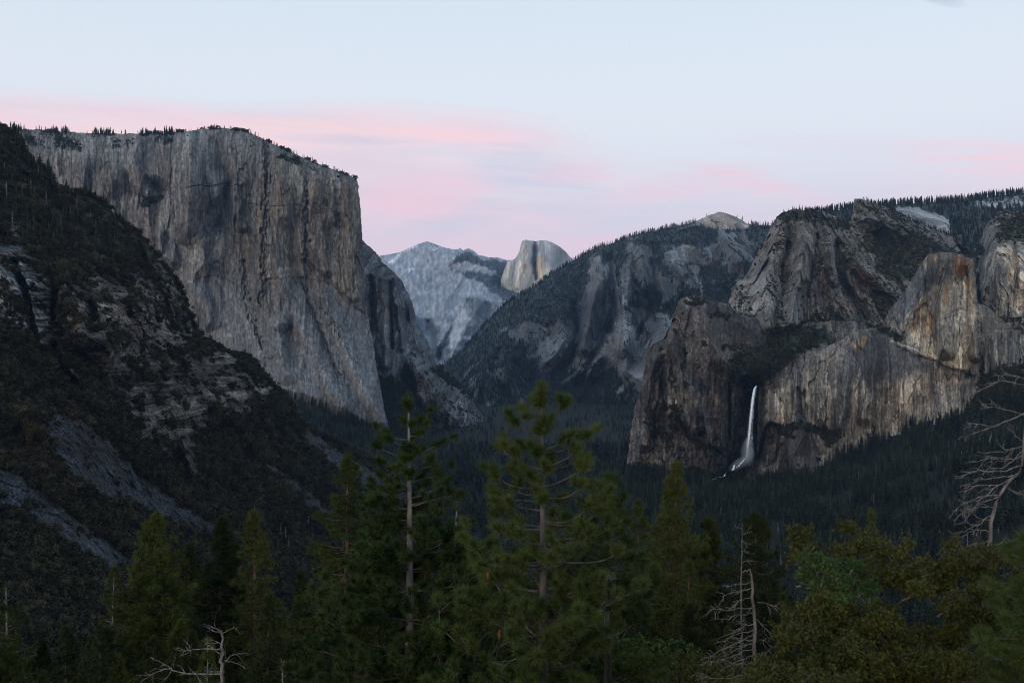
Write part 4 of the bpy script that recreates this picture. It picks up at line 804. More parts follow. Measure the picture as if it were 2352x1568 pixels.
# ================================================================ near slope on the left
sky11 = [(-170, 240), (0, 292), (20, 300), (37, 312), (56, 345), (70, 376), (113, 394), (124, 430), (169, 440), (214, 452), (248, 474), (282, 512), (310, 531), (333, 552), (355, 580), (378, 614), (406, 642), (417, 670),
         (432, 712), (448, 754), (465, 774), (502, 797), (536, 815), (553, 812), (575, 820), (592, 842), (620, 876), (649, 906), (681, 950), (704, 978), (738, 1000), (773, 1016), (818, 1034), (864, 1068), (898, 1098), (940, 1130), (1010, 1190)]
r = Relief('scrubby_valley_side', sky11 + [(1060, 1300), (1000, 1460), (960, 1700), (-170, 1700)],
    [(1000, 1192, 1975), (960, 1350, 1400), (900, 1620, 960), (0, 1650, 420), (-150, 1300, 640), (0, 1300, 720), (0, 1000, 900), (0, 720, 1080), (0, 560, 1250), (0, 300, 1600), (-150, 300, 1500), (290, 540, 1680), (440, 760, 1800), (600, 860, 1880), (720, 990, 1920), (880, 1100, 1960),
     (150, 470, 1560), (150, 600, 1330), (150, 720, 1220), (150, 840, 1120), (300, 700, 1380), (300, 820, 1300), (300, 950, 1180), (420, 800, 1560), (450, 900, 1420), (450, 1050, 1280), (560, 950, 1600), (600, 1100, 1450), (750, 1100, 1680), (150, 1000, 960), (300, 1150, 1030), (150, 1250, 800), (400, 1350, 960), (650, 1300, 1200), (800, 1300, 1420), (600, 1500, 950), (300, 1500, 720)],
    step=1.3, sil=sky11, round_m=40, ragged=(3.0, 16), seed=13, flat=False, feats=[
    ([(30, 600), (60, 680), (85, 800)], 11, -70, 1.0, 0.5), ([(110, 580), (130, 660), (120, 740)], 10, -60, 1.0, 0.5), ([(155, 640), (180, 760), (250, 800)], 46, 60, 0.9), ([(220, 680), (240, 760)], 36, 40), ([(300, 640), (320, 720)], 30, 40, 1.0),
    ([(375, 640), (420, 720), (450, 800)], 20, 40), ([(120, 800), (140, 860), (180, 900)], 20, -50, 1.0), ([(420, 1010), (440, 1080)], 20, 34), ([(570, 870), (590, 900)], 16, 30), ([(470, 900), (560, 1000), (620, 1080)], 30, 34),
    ([(60, 960), (80, 1000)], 24, 30), ([(0, 620), (20, 700)], 24, 36), ([(330, 560), (360, 640), (400, 720)], 20, 40)])
r.push(-30 * ridged(r.X / 95, r.Y / 130, r.Z / 120, 5) - 5 * fbm(r.X / 12, r.Y / 16, r.Z / 12, 4))
scree = np.zeros_like(r.U)
for pg, w in (([(104, 932), (130, 940), (178, 965), (250, 1015), (300, 1075), (350, 1115), (430, 1168), (500, 1210), (515, 1240), (430, 1218), (360, 1190), (290, 1155), (215, 1130), (160, 1090), (118, 1040), (98, 985)], 4),
              ([(-170, 980), (0, 1068), (70, 1110), (155, 1178), (240, 1242), (310, 1298), (345, 1345), (270, 1325), (175, 1272), (90, 1222), (20, 1180), (-170, 1090)], 4),
              ([(300, 1148), (318, 1152), (345, 1180), (335, 1182)], 3), ([(702, 983), (735, 1008), (780, 1040), (850, 1085), (900, 1128), (940, 1150), (900, 1150), (840, 1120), (790, 1085), (740, 1045), (712, 1015)], 4),
              ([(600, 1060), (620, 1068), (642, 1092), (630, 1090)], 3), ([(0, 1035), (30, 1048), (50, 1070), (20, 1062)], 4), ([(430, 1185), (480, 1215), (470, 1222)], 3), ([(640, 1080), (700, 1130), (760, 1180), (740, 1185), (680, 1130)], 3), ([(150, 1090), (200, 1110), (260, 1150), (230, 1148), (170, 1110)], 3)):
    scree = np.maximum(scree, r.zone(pg, w + 3, 8, 18))
low = sstep(1150, 950, r.V); nsc = 1 - scree
r.facets(36, 18, 8, 0.25, 0.6, 0.7, 0, (0.3 + 0.7 * low) * nsc); r.facets(12, 5, 2.6, 0.25, 0.6, 0.7, 0, (0.3 + 0.7 * low) * nsc)
nr = r.normals(); slope = nr[..., 2]
st = fbm(r.X / 4, r.Y / 48, r.Z / 26, 4); nn = fbm(r.X / 50, r.Y / 60, r.Z / 40, 5); fi = fbm(r.X / 3, r.Y / 3, r.Z / 2.4, 4); bed = fbm(r.X / 60, r.Y / 60, r.Z / 3.0, 4)
c = base_col(r, (0.052, 0.044, 0.036)); c *= (1 + 0.9 * st + 0.6 * fi)[..., None]
rocks = r.zone([(130, 640), (330, 620), (430, 780), (620, 870), (640, 910), (600, 940), (480, 930), (460, 1010), (420, 1090), (330, 990), (230, 905), (130, 830), (60, 780), (-170, 720), (-170, 540), (20, 560), (80, 580)], 22, 40, 60)
rocks = np.maximum(rocks, 0.9 * r.zone([(410, 1000), (440, 1000), (455, 1090), (430, 1100)], 9, 10, 16)); rocks = np.maximum(rocks, 0.9 * r.zone([(560, 870), (600, 880), (615, 910), (590, 905)], 5, 7, 10))
rocks = np.maximum(rocks, 0.8 * r.zone([(590, 970), (615, 1000), (612, 1020)], 5, 7, 10)); rocks = np.maximum(rocks, 0.7 * r.zone([(340, 560), (400, 650), (450, 770), (420, 780), (370, 690)], 6, 10, 16))
rock_c = base_col(r, (0.078, 0.068, 0.057)) * (1 + 0.9 * st + 0.8 * fi + 0.5 * bed)[..., None]
c = c * (1 - rocks[..., None]) + rock_c * rocks[..., None]
c = mixc(c, (0.17, 0.145, 0.115), 0.7 * r.zone([(210, 700), (240, 690), (320, 690), (310, 720), (260, 760), (220, 750)], 9, 14, 20) * sstep(-0.2, 0.3, fi + bed))
c = mixc(c, (0.18, 0.16, 0.13), 0.3 * sstep(0.33, 0.46, bed + 0.5 * fi) * rocks)
c = mixc(c, (0.13, 0.14, 0.15), 0.5 * rocks * sstep(130, 60, r.U))
for pts, w in (([(30, 610), (60, 690), (85, 800)], 8), ([(105, 600), (130, 660), (125, 730)], 8), ([(125, 800), (140, 860)], 12)):
    c = mixc(c, (0.014, 0.014, 0.016), 0.5 * sstep(w, w * 0.4, seg_dist(pts, r.U + 16 * fi, r.V)))
sc2 = sstep(-0.1, 0.5, fbm(r.X / 1.1, r.Y / 2.2, r.Z / 0.9, 3))
scol = base_col(r, (0.040, 0.043, 0.048)) * (0.6 + 1.7 * sc2 + 0.9 * nn + 0.8 * sstep(0.4, 0.6, fbm(r.X / 2.4, r.Y / 3, r.Z / 2, 2)))[..., None]
scree_k = scree * (0.35 + 0.65 * sstep(-0.4, 0.0, nn + 0.5 * fi))
c = c * (1 - scree_k[..., None]) + scol * scree_k[..., None]
spk = sstep(0.42, 0.55, fbm(r.X / 3.0 + 40, r.Y / 3, r.Z / 2.2, 2)) * (1 - scree)
c = mixc(c, (0.16, 0.155, 0.145), 0.45 * spk)
bm = sstep(-0.12, 0.12, fbm(r.X / 34, r.Y / 40, r.Z / 26, 4)) * sstep(1000, 860, r.V) * rocks
veg = np.clip(1.0 - rocks * 1.0 + 0.9 * bm * sstep(0.1, 0.4, nn + 0.1) + 0.25 * nn, 0, 1) * (1 - sstep(0, 0.5, scree)) 
c = mixc(c, (0.022, 0.026, 0.015), sstep(0.45, 0.8, veg) * 0.9)
o = r.build(np.clip(c, 0.008, 0.6), M_near, bright=0.6)
tag(o, 'dark near valley side on the left with scrub, broken rock bands and grey scree chutes', 'hillside')
area = (np.clip(r.d, 400, 2000) / 1200.0) ** -2
lower = sstep(560, 660, r.V)
spot('bush', r.scatter(sstep(0.4, 0.8, veg) * (0.35 + 0.65 * lower), 26000), (5, 10))
spot('bush', r.scatter(sstep(0.2, 0.5, rocks) * (1 - scree) * sstep(0.05, 0.3, fbm(r.X / 25, r.Y / 30, r.Z / 20, 3)), 1500), (3, 8))
spot('bush', r.scatter(scree * sstep(0.1, 0.3, fbm(r.X / 16 + 4, r.Y / 16, r.Z / 16, 3)), 130), (2, 7))
upz = r.zone([(-170, 260), (60, 340), (130, 430), (300, 540), (400, 640), (300, 620), (150, 560), (-170, 560)], 14, 10, 30)
spot('dark_conifer', r.scatter(upz * (1 - rocks * 0.7), 520), (9, 20))
spot('dark_conifer', r.scatter(sstep(7, 1, upsample(lambda a, b: seg_dist(sky11[:12], a, b), r.u, r.v, 3.0)) , 70), (12, 26))
spot('bush', r.scatter(sstep(4, 0, upsample(lambda a, b: seg_dist(sky11, a, b), r.u, r.v, 3.0)), 700), (5, 10))
spot('dark_conifer', r.scatter(sstep(1150, 1240, r.V) * veg, 500), (9, 18))
SLOPE = r
# ================================================================ ground
gpts = []
def gp(u, v, d): p = P(u, v, d); gpts.append((p[0], p[1], p[2]))
for a in ((2352, 830, 2500), (2260, 870, 2550), (2100, 960, 2600), (1900, 1010, 2680), (1780, 1075, 2680), (1690, 1095, 2640), (1560, 1085, 2740), (2352, 1200, 1450), (2100, 1200, 1650), (1800, 1200, 1850),
          (2500, 830, 2300), (2600, 1100, 1400), (2200, 1050, 2050), (2000, 1090, 2200), (2300, 960, 2200), (635, 905, 3300), (700, 925, 3350), (760, 948, 3400), (890, 992, 3520), (960, 1005, 3700), (1110, 985, 4200),
          (760, 1040, 2750), (900, 1060, 2800), (600, 960, 2700), (1450, 1060, 2850), (1480, 965, 4500), (1600, 1200, 1920)): gp(*a)
for x, y in ((0, 1000), (0, 1700), (0, 2500), (0, 3400), (300, 3400), (-200, 4700), (0, 5600), (600, 4500), (-400, 6500), (400, 6500), (200, 1200), (450, 1100), (-250, 1000), (0, 9000), (3000, 9000), (-3000, 9000), (-400, 1900), (-250, 2600), (0, 12000)):
    gpts.append((x, y, -352))
gpts += [(1500, 900, -200), (2500, 2000, 60), (-2000, 2500, 120), (3500, 5000, 100), (-3500, 5000, 100)]
gf = tps_fit([p[:2] for p in gpts], [p[2] for p in gpts], 1e-4)
def ground_z(x, y):
    x = np.asarray(x, float); y = np.asarray(y, float)
    r_ = np.hypot(x, y)
    far = np.maximum(gf(x, y), -353.0)
    far = np.where(r_ < 900, -353.0, far)
    near = -2.2 - 0.42 * np.maximum(0, r_ - 2.5) - 0.00012 * np.minimum(r_, 700) ** 2
    k = sstep(650, 1000, r_)
    z = np.maximum(near, -353) * (1 - k) + far * k
    return z
th = np.linspace(R(-46), R(46), 260)
rr = np.geomspace(1.2, 17000, 420)
TH, RR = np.meshgrid(th, rr)
gx = RR * np.sin(TH); gy = RR * np.cos(TH)
gz = ground_z(gx, gy) + np.clip(RR / 400, 0.05, 3) * fbm(gx / np.clip(RR / 12, 2, 80), gy / np.clip(RR / 12, 2, 80), gx * 0, 3)
n0, n1 = gx.shape
ii = np.arange(n0 * n1).reshape(n0, n1)
qd = np.stack([ii[:-1, :-1], ii[:-1, 1:], ii[1:, 1:], ii[1:, :-1]], -1).reshape(-1, 4)
gcol = np.broadcast_to(np.array([0.013, 0.015, 0.011], np.float32), (n0 * n1, 3)) * (1 + 0.6 * fbm(gx / 30, gy / 30, gx * 0, 4)).reshape(-1, 1)
o = mesh_np('ground', np.stack([gx, gy, gz], -1).reshape(-1, 3), quads=qd, mat=M_near, col=np.clip(gcol, 0.008, 1), smooth=True)
tag(o, 'dark forested valley floor and slopes', None, None, 'structure')

# valley forest
def forest(n, r0, r1, t0, t1, h, kind='conifer', pw=1.0, keep=None, rng=RNG):
    t = rng.uniform(R(t0), R(t1), n); r_ = np.exp(rng.uniform(math.log(r0), math.log(r1), n))
    x = r_ * np.sin(t); y = r_ * np.cos(t); z = ground_z(x, y)
    m = np.ones(n, bool)
    if keep is not None:
        U = CU + x / y * F; V = CV - z / y * F
        m = keep(U, V, x, y)
    m &= rng.random(n) < 0.35 + 1.1 * sstep(-0.25, 0.25, fbm(x / 90, y / 130, z * 0 + 3, 3))
    p = np.stack([x, y, z], -1)[m]
    cl = sstep(-0.3, 0.3, fbm(p[:, 0] / 120, p[:, 1] / 160, p[:, 2] * 0 + 8, 3)) + 0.35 * rng.normal(size=len(p))
    q = np.clip(cl, 0, 1.3) / 1.3
    for k in range(4):
        s_ = (q >= k / 4) & ((q < (k + 1) / 4) | (k == 3))
        spot(kind, p[s_], (h[0] + (h[1] - h[0]) * k / 4, h[0] + (h[1] - h[0]) * (k + 1) / 4))
    return p
# ================================================================ the wood below the lookout
M_pine = foliage_material('pine_needles', (0.014, 0.034, 0.010), (0.088, 0.110, 0.028), 0.12, 0.6, 2.2)  # light tone imitates lit tufts, dark tone the shade between them
M_fir = foliage_material('fir_needles', (0.020, 0.038, 0.010), (0.074, 0.082, 0.019), 0.18, 0.75, 0.7)
M_firdark = foliage_material('dark_fir_needles', (0.010, 0.020, 0.009), (0.038, 0.046, 0.016), 0.25, 0.8, 0.7)
M_oak = foliage_material('oak_leaves', (0.013, 0.024, 0.006), (0.060, 0.056, 0.010), 0.08, 0.7, 2.6, 0, 0.5)
M_green = foliage_material('fresh_leaves', (0.018, 0.040, 0.010), (0.060, 0.090, 0.020), 0.1, 0.7, 3.0, 0, 0.5)
M_bark = bark_material('grey_pine_bark', (0.05, 0.042, 0.036), (0.125, 0.108, 0.094), 7)
M_pale = bark_material('pale_pine_bark', (0.09, 0.08, 0.07), (0.26, 0.24, 0.215), 7)
M_limb = bark_material('limb_bark', (0.04, 0.035, 0.03), (0.11, 0.098, 0.085), 7)
M_red = bark_material('reddish_bark', (0.06, 0.036, 0.028), (0.16, 0.095, 0.07), 7)
M_dead = bark_material('bleached_wood', (0.065, 0.057, 0.05), (0.22, 0.2, 0.178), 10)
M_deadd = bark_material('brown_dead_wood', (0.06, 0.048, 0.04), (0.20, 0.17, 0.15), 10)
m_, nt_, b_ = mat_new('pine_cone'); b_.inputs['Base Color'].default_value = (0.20, 0.08, 0.03, 1); M_cone = m_

def at(u, v, d): return P(u, v, d)
def base_of(u, d):
    x = (u - CU) / F * d
    return np.array([x, d, float(ground_z(x, d)) - 0.1])

def tree_root(name, base, label, cat, group=None):
    e = bpy.data.objects.new(name, None); COL.objects.link(e); e.location = base
    return tag(e, label, cat, group)

def tuft_blades(cen, direc, n, length, width, rng, spread=0.9):
    """needle tufts: n blades at each centre, fanned about direc"""
    k = len(cen); c = np.repeat(cen, n, 0); d0 = np.repeat(direc, n, 0)
    r_ = rand_unit(k * n, rng)
    dd = d0 * rng.uniform(0.15, 1.0, (k * n, 1)) + r_ * spread; dd[:, 2] += 0.15
    dd /= np.linalg.norm(dd, axis=1, keepdims=True) + 1e-9
    L_ = np.repeat(length if np.ndim(length) else np.full(k, length), n) * rng.uniform(0.7, 1.1, k * n)
    c = c - d0 * (rng.random((k * n, 1)) * 0.35) * L_[:, None]
    return blades(c, dd, L_, np.repeat(width if np.ndim(width) else np.full(k, width), n), rng)

def limb(p0, az, el, length, rise, rng, n=6, wob=0.02):
    """branch leaving at elevation el and bending up (rise>0) or down towards its tip"""
    t = np.linspace(0, 1, n)
    h = np.array([math.cos(az), math.sin(az), 0.0])
    pts = np.asarray(p0)[None] + h[None] * (length * math.cos(el) * t)[:, None] + np.array([0, 0, 1.0])[None] * (length * (math.sin(el) * t + rise * t ** 2.2))[:, None]
    w = rng.normal(size=(n, 3)) * wob * length; w[0] = 0
    return pts + np.cumsum(w, 0) * 0.6

def conifer(name, label, cat, u, vtop, d, width_px, seed, mat, bark, H=None, crown_from=0.12, group=None, whorl=0.36, nb=6, tuft=0.2, needles=26, upl=0.25, gaps=0.12, shape=0.75,
            bare_top=0.0, dens=1.0, lean=0.0, trunk_r=0.016, see_px=800, link=True, jag=0.35, dead_low=0.0, nw=0.011, extra=None, sec=2):
    """u, vtop: where the tip stands; width_px: crown half-width (field units) 300 units below the tip"""
    g = np.random.default_rng(seed)
    b = base_of(u, d); top = at(u, vtop, d); H = top[2] - b[2]
    see = see_px / F * d                                   # only so much of it rises above the undergrowth in detail
    Wm = 1.22 * width_px / F * d; shape = shape + 0.2; D = 300.0 / F * d
    trunk = [(curve_pts((0, 0, 0), (lean * H, 0, H), (0.01 * H * g.normal(), 0, 0), 14), np.linspace(trunk_r * H, 0.006 + 0.0003 * d, 14) * np.linspace(1, 1, 14))]
    tk = trunk[0][0]
    def tr(z): return np.array([np.interp(z, tk[:, 2], tk[:, 0]), np.interp(z, tk[:, 2], tk[:, 1]), z])
    br = []; C = []; Dr = []; S = []; z = H - 0.03 * D; dead = []
    while z > max(H * crown_from, H - see):
        depth = (H - z) / D
        prof = Wm * min(1.6, (depth + 0.012) ** shape)
        for k in range(max(3, int(nb * (0.6 + 0.6 * min(1, depth)) + g.integers(-1, 2)))):
            if g.random() < gaps: continue
            a = g.random() * 6.283; l = prof * g.uniform(1 - jag, 1 + jag * 0.6)
            el = R(55) * max(0, 1 - depth * 2.2) + R(g.uniform(-14, 12)) - R(10) * min(1, depth)
            p = limb(tr(z + g.normal() * whorl * 0.3), a, el, l, upl * g.uniform(0.4, 1.3), g, 6)
            th_ = 0.05 * l * 0.35 + 0.004
            if depth < bare_top or (dead_low and depth > dead_low and g.random() < 0.5):
                dead.append((p, np.linspace(th_, 0.003, 6))); continue
            br.append((p, np.linspace(th_, 0.003, 6)))
            n = max(2, int(dens * (2.5 + l / tuft * 1.5)))
            t = np.clip(1 - g.random(n) ** 1.2 * 0.78, 0.1, 1); t[0] = 1.0
            q = np.stack([np.interp(t, np.linspace(0, 1, 6), p[:, i]) for i in range(3)], -1)
            dr = (p[-1] - p[-3]); dr = dr / (np.linalg.norm(dr) + 1e-9)
            off = rand_unit(n, g) * (tuft * 1.3 * (1.15 - t) * np.minimum(2.2, 0.5 + l))[:, None]; off[0] = 0; off[:, 2] *= 0.45
            for j in range(n):
                if j and j % 3 == 0: br.append((np.stack([q[j] - dr * tuft * 0.5, q[j] + off[j]]), [0.006, 0.003]))
            C.append(q + off); Dr.append(np.repeat(dr[None], n, 0) + off * 1.2); S.append(np.full(n, tuft) * g.uniform(0.75, 1.15, n))
        z -= whorl * g.uniform(0.7, 1.3) * (0.55 + 0.5 * min(1, depth))
    C.append(np.array([[lean * H, 0, H], [lean * H, 0, H - tuft * .6]])); Dr.append(np.array([[0, 0, 1.0], [0, 0, 1.0]])); S.append(np.full(2, tuft))
    e = tree_root(name, b, label, cat, group) if link else bpy.data.objects.new(name, None)
    tv, tq = tubes(trunk, 8); mesh_np('trunk', tv, quads=tq, mat=bark, smooth=True, parent=e, link=link)
    if br or dead:
        tv, tq = tubes([(np.asarray(a_), np.asarray(r_)) for a_, r_ in br + dead], 4); mesh_np('branches', tv, quads=tq, mat=M_dead if bare_top else bark, smooth=True, parent=e, link=link)
    C = np.concatenate(C); Dr = np.concatenate(Dr); S = np.concatenate(S)
    co, t3 = tuft_blades(C, Dr, needles, S, S * 0 + nw, g, 0.85)
    mesh_np('crown', co, tris=t3, mat=mat, parent=e, link=link)
    return e

def add_cone(parent, u, v, d, size=0.09):
    """a hanging pine cone: overlapping rings of scales"""
    b = np.array(parent.location); c = at(u, v, d) - b
    k = 9; V = []; n = 10
    for i in range(k):
        t = i / (k - 1); rad = size * 0.42 * math.sin(math.pi * (0.12 + 0.82 * t)) ** 0.7
        for s_ in (1.0, 0.72):
            a = np.linspace(0, 2 * np.pi, n, endpoint=False) + (i % 2) * np.pi / n
            zz = size * (0.9 - 1.9 * t) - (0.02 * size if s_ < 1 else 0)
            V.append(np.stack([np.cos(a) * rad * s_, np.sin(a) * rad * s_, np.full(n, zz)], -1) + c)
    V = np.concatenate(V); i = np.arange(2 * k - 1)[:, None] * n; j = np.arange(n)[None]
    q = np.stack([i + j, i + n + j, i + n + (j + 1) % n, i + (j + 1) % n], -1).reshape(-1, 4)
    o = mesh_np('cone', V, quads=q, mat=M_cone, smooth=True, parent=parent)
    return o

# ---------------------------------------------------------------- the two open pines in the middle
def open_pine(name, label, u, vtop, d, seed, bark, explicit, low_from, reach, needle=0.165, lean=0.0, wh=0.42, ntuft=90, dens=1.0, low_to=1750):
    g = np.random.default_rng(seed)
    b = base_of(u, d); top = at(u, vtop, d); H = top[2] - b[2]
    k = 20
    tk = curve_pts((0, 0, 0), (lean, 0, H), (0.03, 0.0, 0), k); hgt = H - tk[:, 2]
    e = tree_root(name, b, label, 'pine tree')
    tv, tq = tubes([(tk, 0.012 + 0.0155 * hgt)], 10); mesh_np('trunk', tv, quads=tq, mat=bark, smooth=True, parent=e)
    def tr(z): return np.array([np.interp(z, tk[:, 2], tk[:, 0]), np.interp(z, tk[:, 2], tk[:, 1]), z])
    br = []; C = []; Dr = []
    def tuft(p, dr, side=0):
        C.append(p); dr = np.asarray(dr, float); Dr.append(dr / (np.linalg.norm(dr) + 1e-9))
    def grow(p, l, r0, more=1.0):
        n = len(p); br.append((p, np.linspace(r0, 0.005, n)))
        dr = p[-1] - p[-2]; dr = dr / (np.linalg.norm(dr) + 1e-9); tuft(p[-1], dr + [0, 0, .4]); tuft(p[-1] - dr * needle * 0.45, dr + [0, 0, .3])
        m = int(more * dens * max(0, l * 3.0) + g.random())
        for _ in range(m):
            t = g.uniform(0.5 - 0.28 * (more > 1.5), 0.97); q = np.array([np.interp(t, np.linspace(0, 1, n), p[:, i]) for i in range(3)])
            s = rand_unit(1, g)[0] * [1, 1, 0.3] + dr * 0.9 + [0, 0, 0.35]; s /= np.linalg.norm(s)
            sl_ = g.uniform(0.15, 0.42) * min(1.2, 0.5 + l * 0.5)
            pp = curve_pts(q, q + s * sl_, (0, 0, -0.06 * sl_), 4); br.append((pp, [0.008, 0.007, 0.006, 0.004])); tuft(pp[-1], s + [0, 0, .5]); tuft(pp[-1] - s * needle * 0.4, s + [0, 0, .2])
    # branches read off the tree itself: root height, then points out to the tip (field units), with a depth offset
    for pts, dy in explicit:
        p = [at(a, v, d) - b for a, v in pts]
        for i, q in enumerate(p): q[1] += dy * i / max(1, len(p) - 1)
        p = np.array(p); p[0] = tr(p[0][2])
        l = np.linalg.norm(p[-1] - p[0]); t = np.linspace(0, 1, len(p)); tt = np.linspace(0, 1, 8)
        p = np.stack([np.interp(tt, t, p[:, i]) for i in range(3)], -1); p[1:-1] = 0.25 * p[:-2] + 0.5 * p[1:-1] + 0.25 * p[2:]
        grow(p, l, 0.010 + 0.011 * l)
    # and whorls all round it, front and back
    z = H - 0.28
    while z > H - (low_to - vtop) / F * d and z > 0.4:
        dep = H - z; vv = CV - (b[2] + z) / d * F
        full = sstep(low_from - 40, low_from + 160, vv) if low_from else 0.5
        for _ in range(g.integers(3, 6) + int(4 * full)):
            a = g.random() * 6.283
            if vv < low_from and abs(math.cos(a)) > 0.75: a += 1.2     # above this the side branches are the ones listed
            l = min(reach * (1 + 0.3 * full), 0.10 + 0.36 * dep) * g.uniform(0.5, 1.15)
            if vv < low_from: l *= 0.6
            p = limb(tr(z + g.normal() * 0.04), a, R(g.uniform(-12, 16)) + R(34) * max(0, 1 - dep / 0.9), l, 0.34 * g.uniform(0.4, 1.4), g, 7, 0.012)
            grow(p, l, 0.008 + 0.009 * l, 1 + 1.6 * full)
        z -= wh * g.uniform(0.6, 1.25)
    for j in range(5): tuft(np.array([lean, 0, H - 0.075 * j]) + g.normal(size=3) * 0.015, rand_unit(1, g)[0] * 0.5 + [0, 0, 1])
    tv, tq = tubes([(np.asarray(p), np.asarray(r_)) for p, r_ in br], 5); mesh_np('branches', tv, quads=tq, mat=M_limb, smooth=True, parent=e)
    C = np.array(C); Dr = np.array(Dr)
    co, t3 = tuft_blades(C, Dr, ntuft, needle, 0.0022 + 0.000032 * d * d / 4, g, 0.85)
    mesh_np('crown', co, tris=t3, mat=M_pine, parent=e)
    return e

open_pine('pine_tree', 'tall open pine at the centre, rounded needle tufts on upturned bare branches', 1243, 884, 15.0, 41, M_bark, [
    ([(1247, 970), (1262, 958), (1280, 950), (1300, 928)], .1), ([(1241, 995), (1212, 991), (1193, 981), (1172, 962)], -.1), ([(1244, 950), (1228, 955), (1205, 955)], -.2), ([(1243, 930), (1232, 930), (1222, 918)], .1),
    ([(1244, 1032), (1262, 1029), (1278, 1022), (1297, 1003)], -.1), ([(1243, 1033), (1217, 1032), (1203, 1026)], .1), ([(1243, 1040), (1275, 1042), (1320, 1035), (1352, 1003)], .5),
    ([(1243, 1076), (1265, 1068), (1294, 1058), (1313, 1046), (1328, 1028)], 0), ([(1241, 1077), (1212, 1071), (1180, 1058), (1165, 1046), (1143, 1022)], .1), ([(1241, 1077), (1205, 1076), (1185, 1050), (1178, 1028)], -.3), ([(1243, 1080), (1290, 1080), (1335, 1062)], .4),
    ([(1243, 1116), (1270, 1116), (1303, 1098), (1342, 1080), (1352, 1070)], .1), ([(1241, 1119), (1207, 1103), (1185, 1085)], .1), ([(1241, 1125), (1180, 1118), (1150, 1100), (1132, 1085)], -.2),
    ([(1243, 1142), (1284, 1147), (1311, 1137), (1325, 1125), (1338, 1105)], -.1), ([(1241, 1139), (1208, 1138), (1190, 1132), (1178, 1118)], .1), ([(1241, 1152), (1180, 1150), (1145, 1138)], .1),
    ([(1243, 1196), (1287, 1204), (1323, 1192), (1349, 1168), (1364, 1145)], 0), ([(1243, 1200), (1320, 1215), (1365, 1195), (1385, 1175)], .3), ([(1241, 1173), (1190, 1163), (1165, 1155)], -.1), ([(1241, 1210), (1204, 1207), (1195, 1199)], .2), ([(1241, 1215), (1190, 1218), (1150, 1195), (1130, 1180)], .1),
    ([(1243, 1240), (1330, 1238), (1390, 1226), (1420, 1205)], .1), ([(1243, 1290), (1330, 1292), (1385, 1288), (1425, 1262)], -.1), ([(1241, 1290), (1180, 1302), (1120, 1300), (1090, 1280)], .1), ([(1243, 1352), (1300, 1354), (1330, 1345), (1345, 1330)], .2)],
    1220, 1.25, needle=0.17, ntuft=120, dens=0.85)
e = open_pine('pine_tree', 'pale-trunked pine left of centre with long level branches over the talus', 938, 907, 20.0, 43, M_pale, [
    ([(940, 985), (955, 978), (975, 962)], .2), ([(940, 1003), (955, 1000), (975, 990)], -.2), ([(938, 1010), (915, 1010), (890, 1000), (880, 992)], .2), ([(938, 1030), (912, 1018), (890, 1006)], -.1),
    ([(942, 1052), (970, 1040), (1000, 1025), (1022, 1014)], .1), ([(940, 1050), (910, 1046), (880, 1035), (865, 1026)], .1), ([(943, 1082), (975, 1072), (1005, 1068)], -.2), ([(941, 1084), (910, 1078), (880, 1066), (872, 1060)], -.2),
    ([(943, 1112), (910, 1110), (880, 1100)], .2), ([(945, 1110), (975, 1100), (1005, 1100)], .3), ([(945, 1145), (980, 1135), (1015, 1112), (1035, 1100)], .1), ([(943, 1140), (900, 1138), (870, 1128), (850, 1125)], .2),
    ([(945, 1160), (985, 1152), (1030, 1140), (1060, 1142)], .2), ([(944, 1195), (910, 1190), (885, 1180)], -.3), ([(946, 1240), (985, 1236), (1030, 1222)], -.1), ([(946, 1272), (1000, 1270), (1060, 1256)], .1)],
    1120, 1.85, needle=0.17, ntuft=80, dens=1.25, wh=0.34)
open_pine('pine_tree', 'small pine sprig with a rusty cone, just right of the central pine', 1392, 1092, 17.0, 47, M_bark, [], 0, 0.85, needle=0.19, ntuft=80)
add_cone(bpy.data.objects['pine_tree.002'], 1392, 1163, 16.9, 0.10)
add_cone(bpy.data.objects['pine_tree'], 1121, 1321, 14.4, 0.06); add_cone(bpy.data.objects['pine_tree'], 1148, 1456, 14.2, 0.065)
e = conifer('pine_tree', 'thin pine with a bare stem and an orange cone between the two big pines', 'pine tree', 1049, 1156, 24, 48, 51, M_pine, M_pale, whorl=0.5, nb=4, tuft=0.17, needles=50, gaps=0.3, nw=0.006)
add_cone(e, 1071, 1195, 23.6, 0.10)

# ---------------------------------------------------------------- conifers one can tell apart
T = 'conifer'
conifer('conifer_tree', 'full dense olive conifer, the tallest at the lower left', T, 357, 1186, 46, 86, 61, M_fir, M_bark, nb=8, tuft=0.34, needles=30, upl=0.3, gaps=0.05, shape=0.62, dens=1.5, nw=0.016)
conifer('conifer_tree', 'dark round-topped conifer right of the full dense one', T, 512, 1192, 52, 66, 62, M_firdark, M_bark, nb=8, tuft=0.36, needles=30, gaps=0.08, shape=0.55, dens=1.4, nw=0.018)
conifer('conifer_tree', 'slender conifer with a visible reddish stem, behind the forked grey snag', T, 582, 1176, 50, 58, 63, M_fir, M_red, nb=6, tuft=0.32, needles=28, gaps=0.2, shape=0.5, nw=0.018, dead_low=1.0)
conifer('conifer_tree', 'half-hidden dark conifer between the dense one and its round-topped neighbour', T, 436, 1252, 66, 60, 64, M_firdark, M_bark, nb=7, tuft=0.4, needles=26, gaps=0.1, shape=0.6, nw=0.02)
conifer('conifer_tree', 'narrow spire-shaped conifer with a bare white stem and twigs', T, 263, 1303, 44, 40, 65, M_fir, M_dead, nb=7, tuft=0.2, needles=22, gaps=0.1, shape=0.42, nw=0.012, dens=0.8, trunk_r=0.008, jag=0.2)
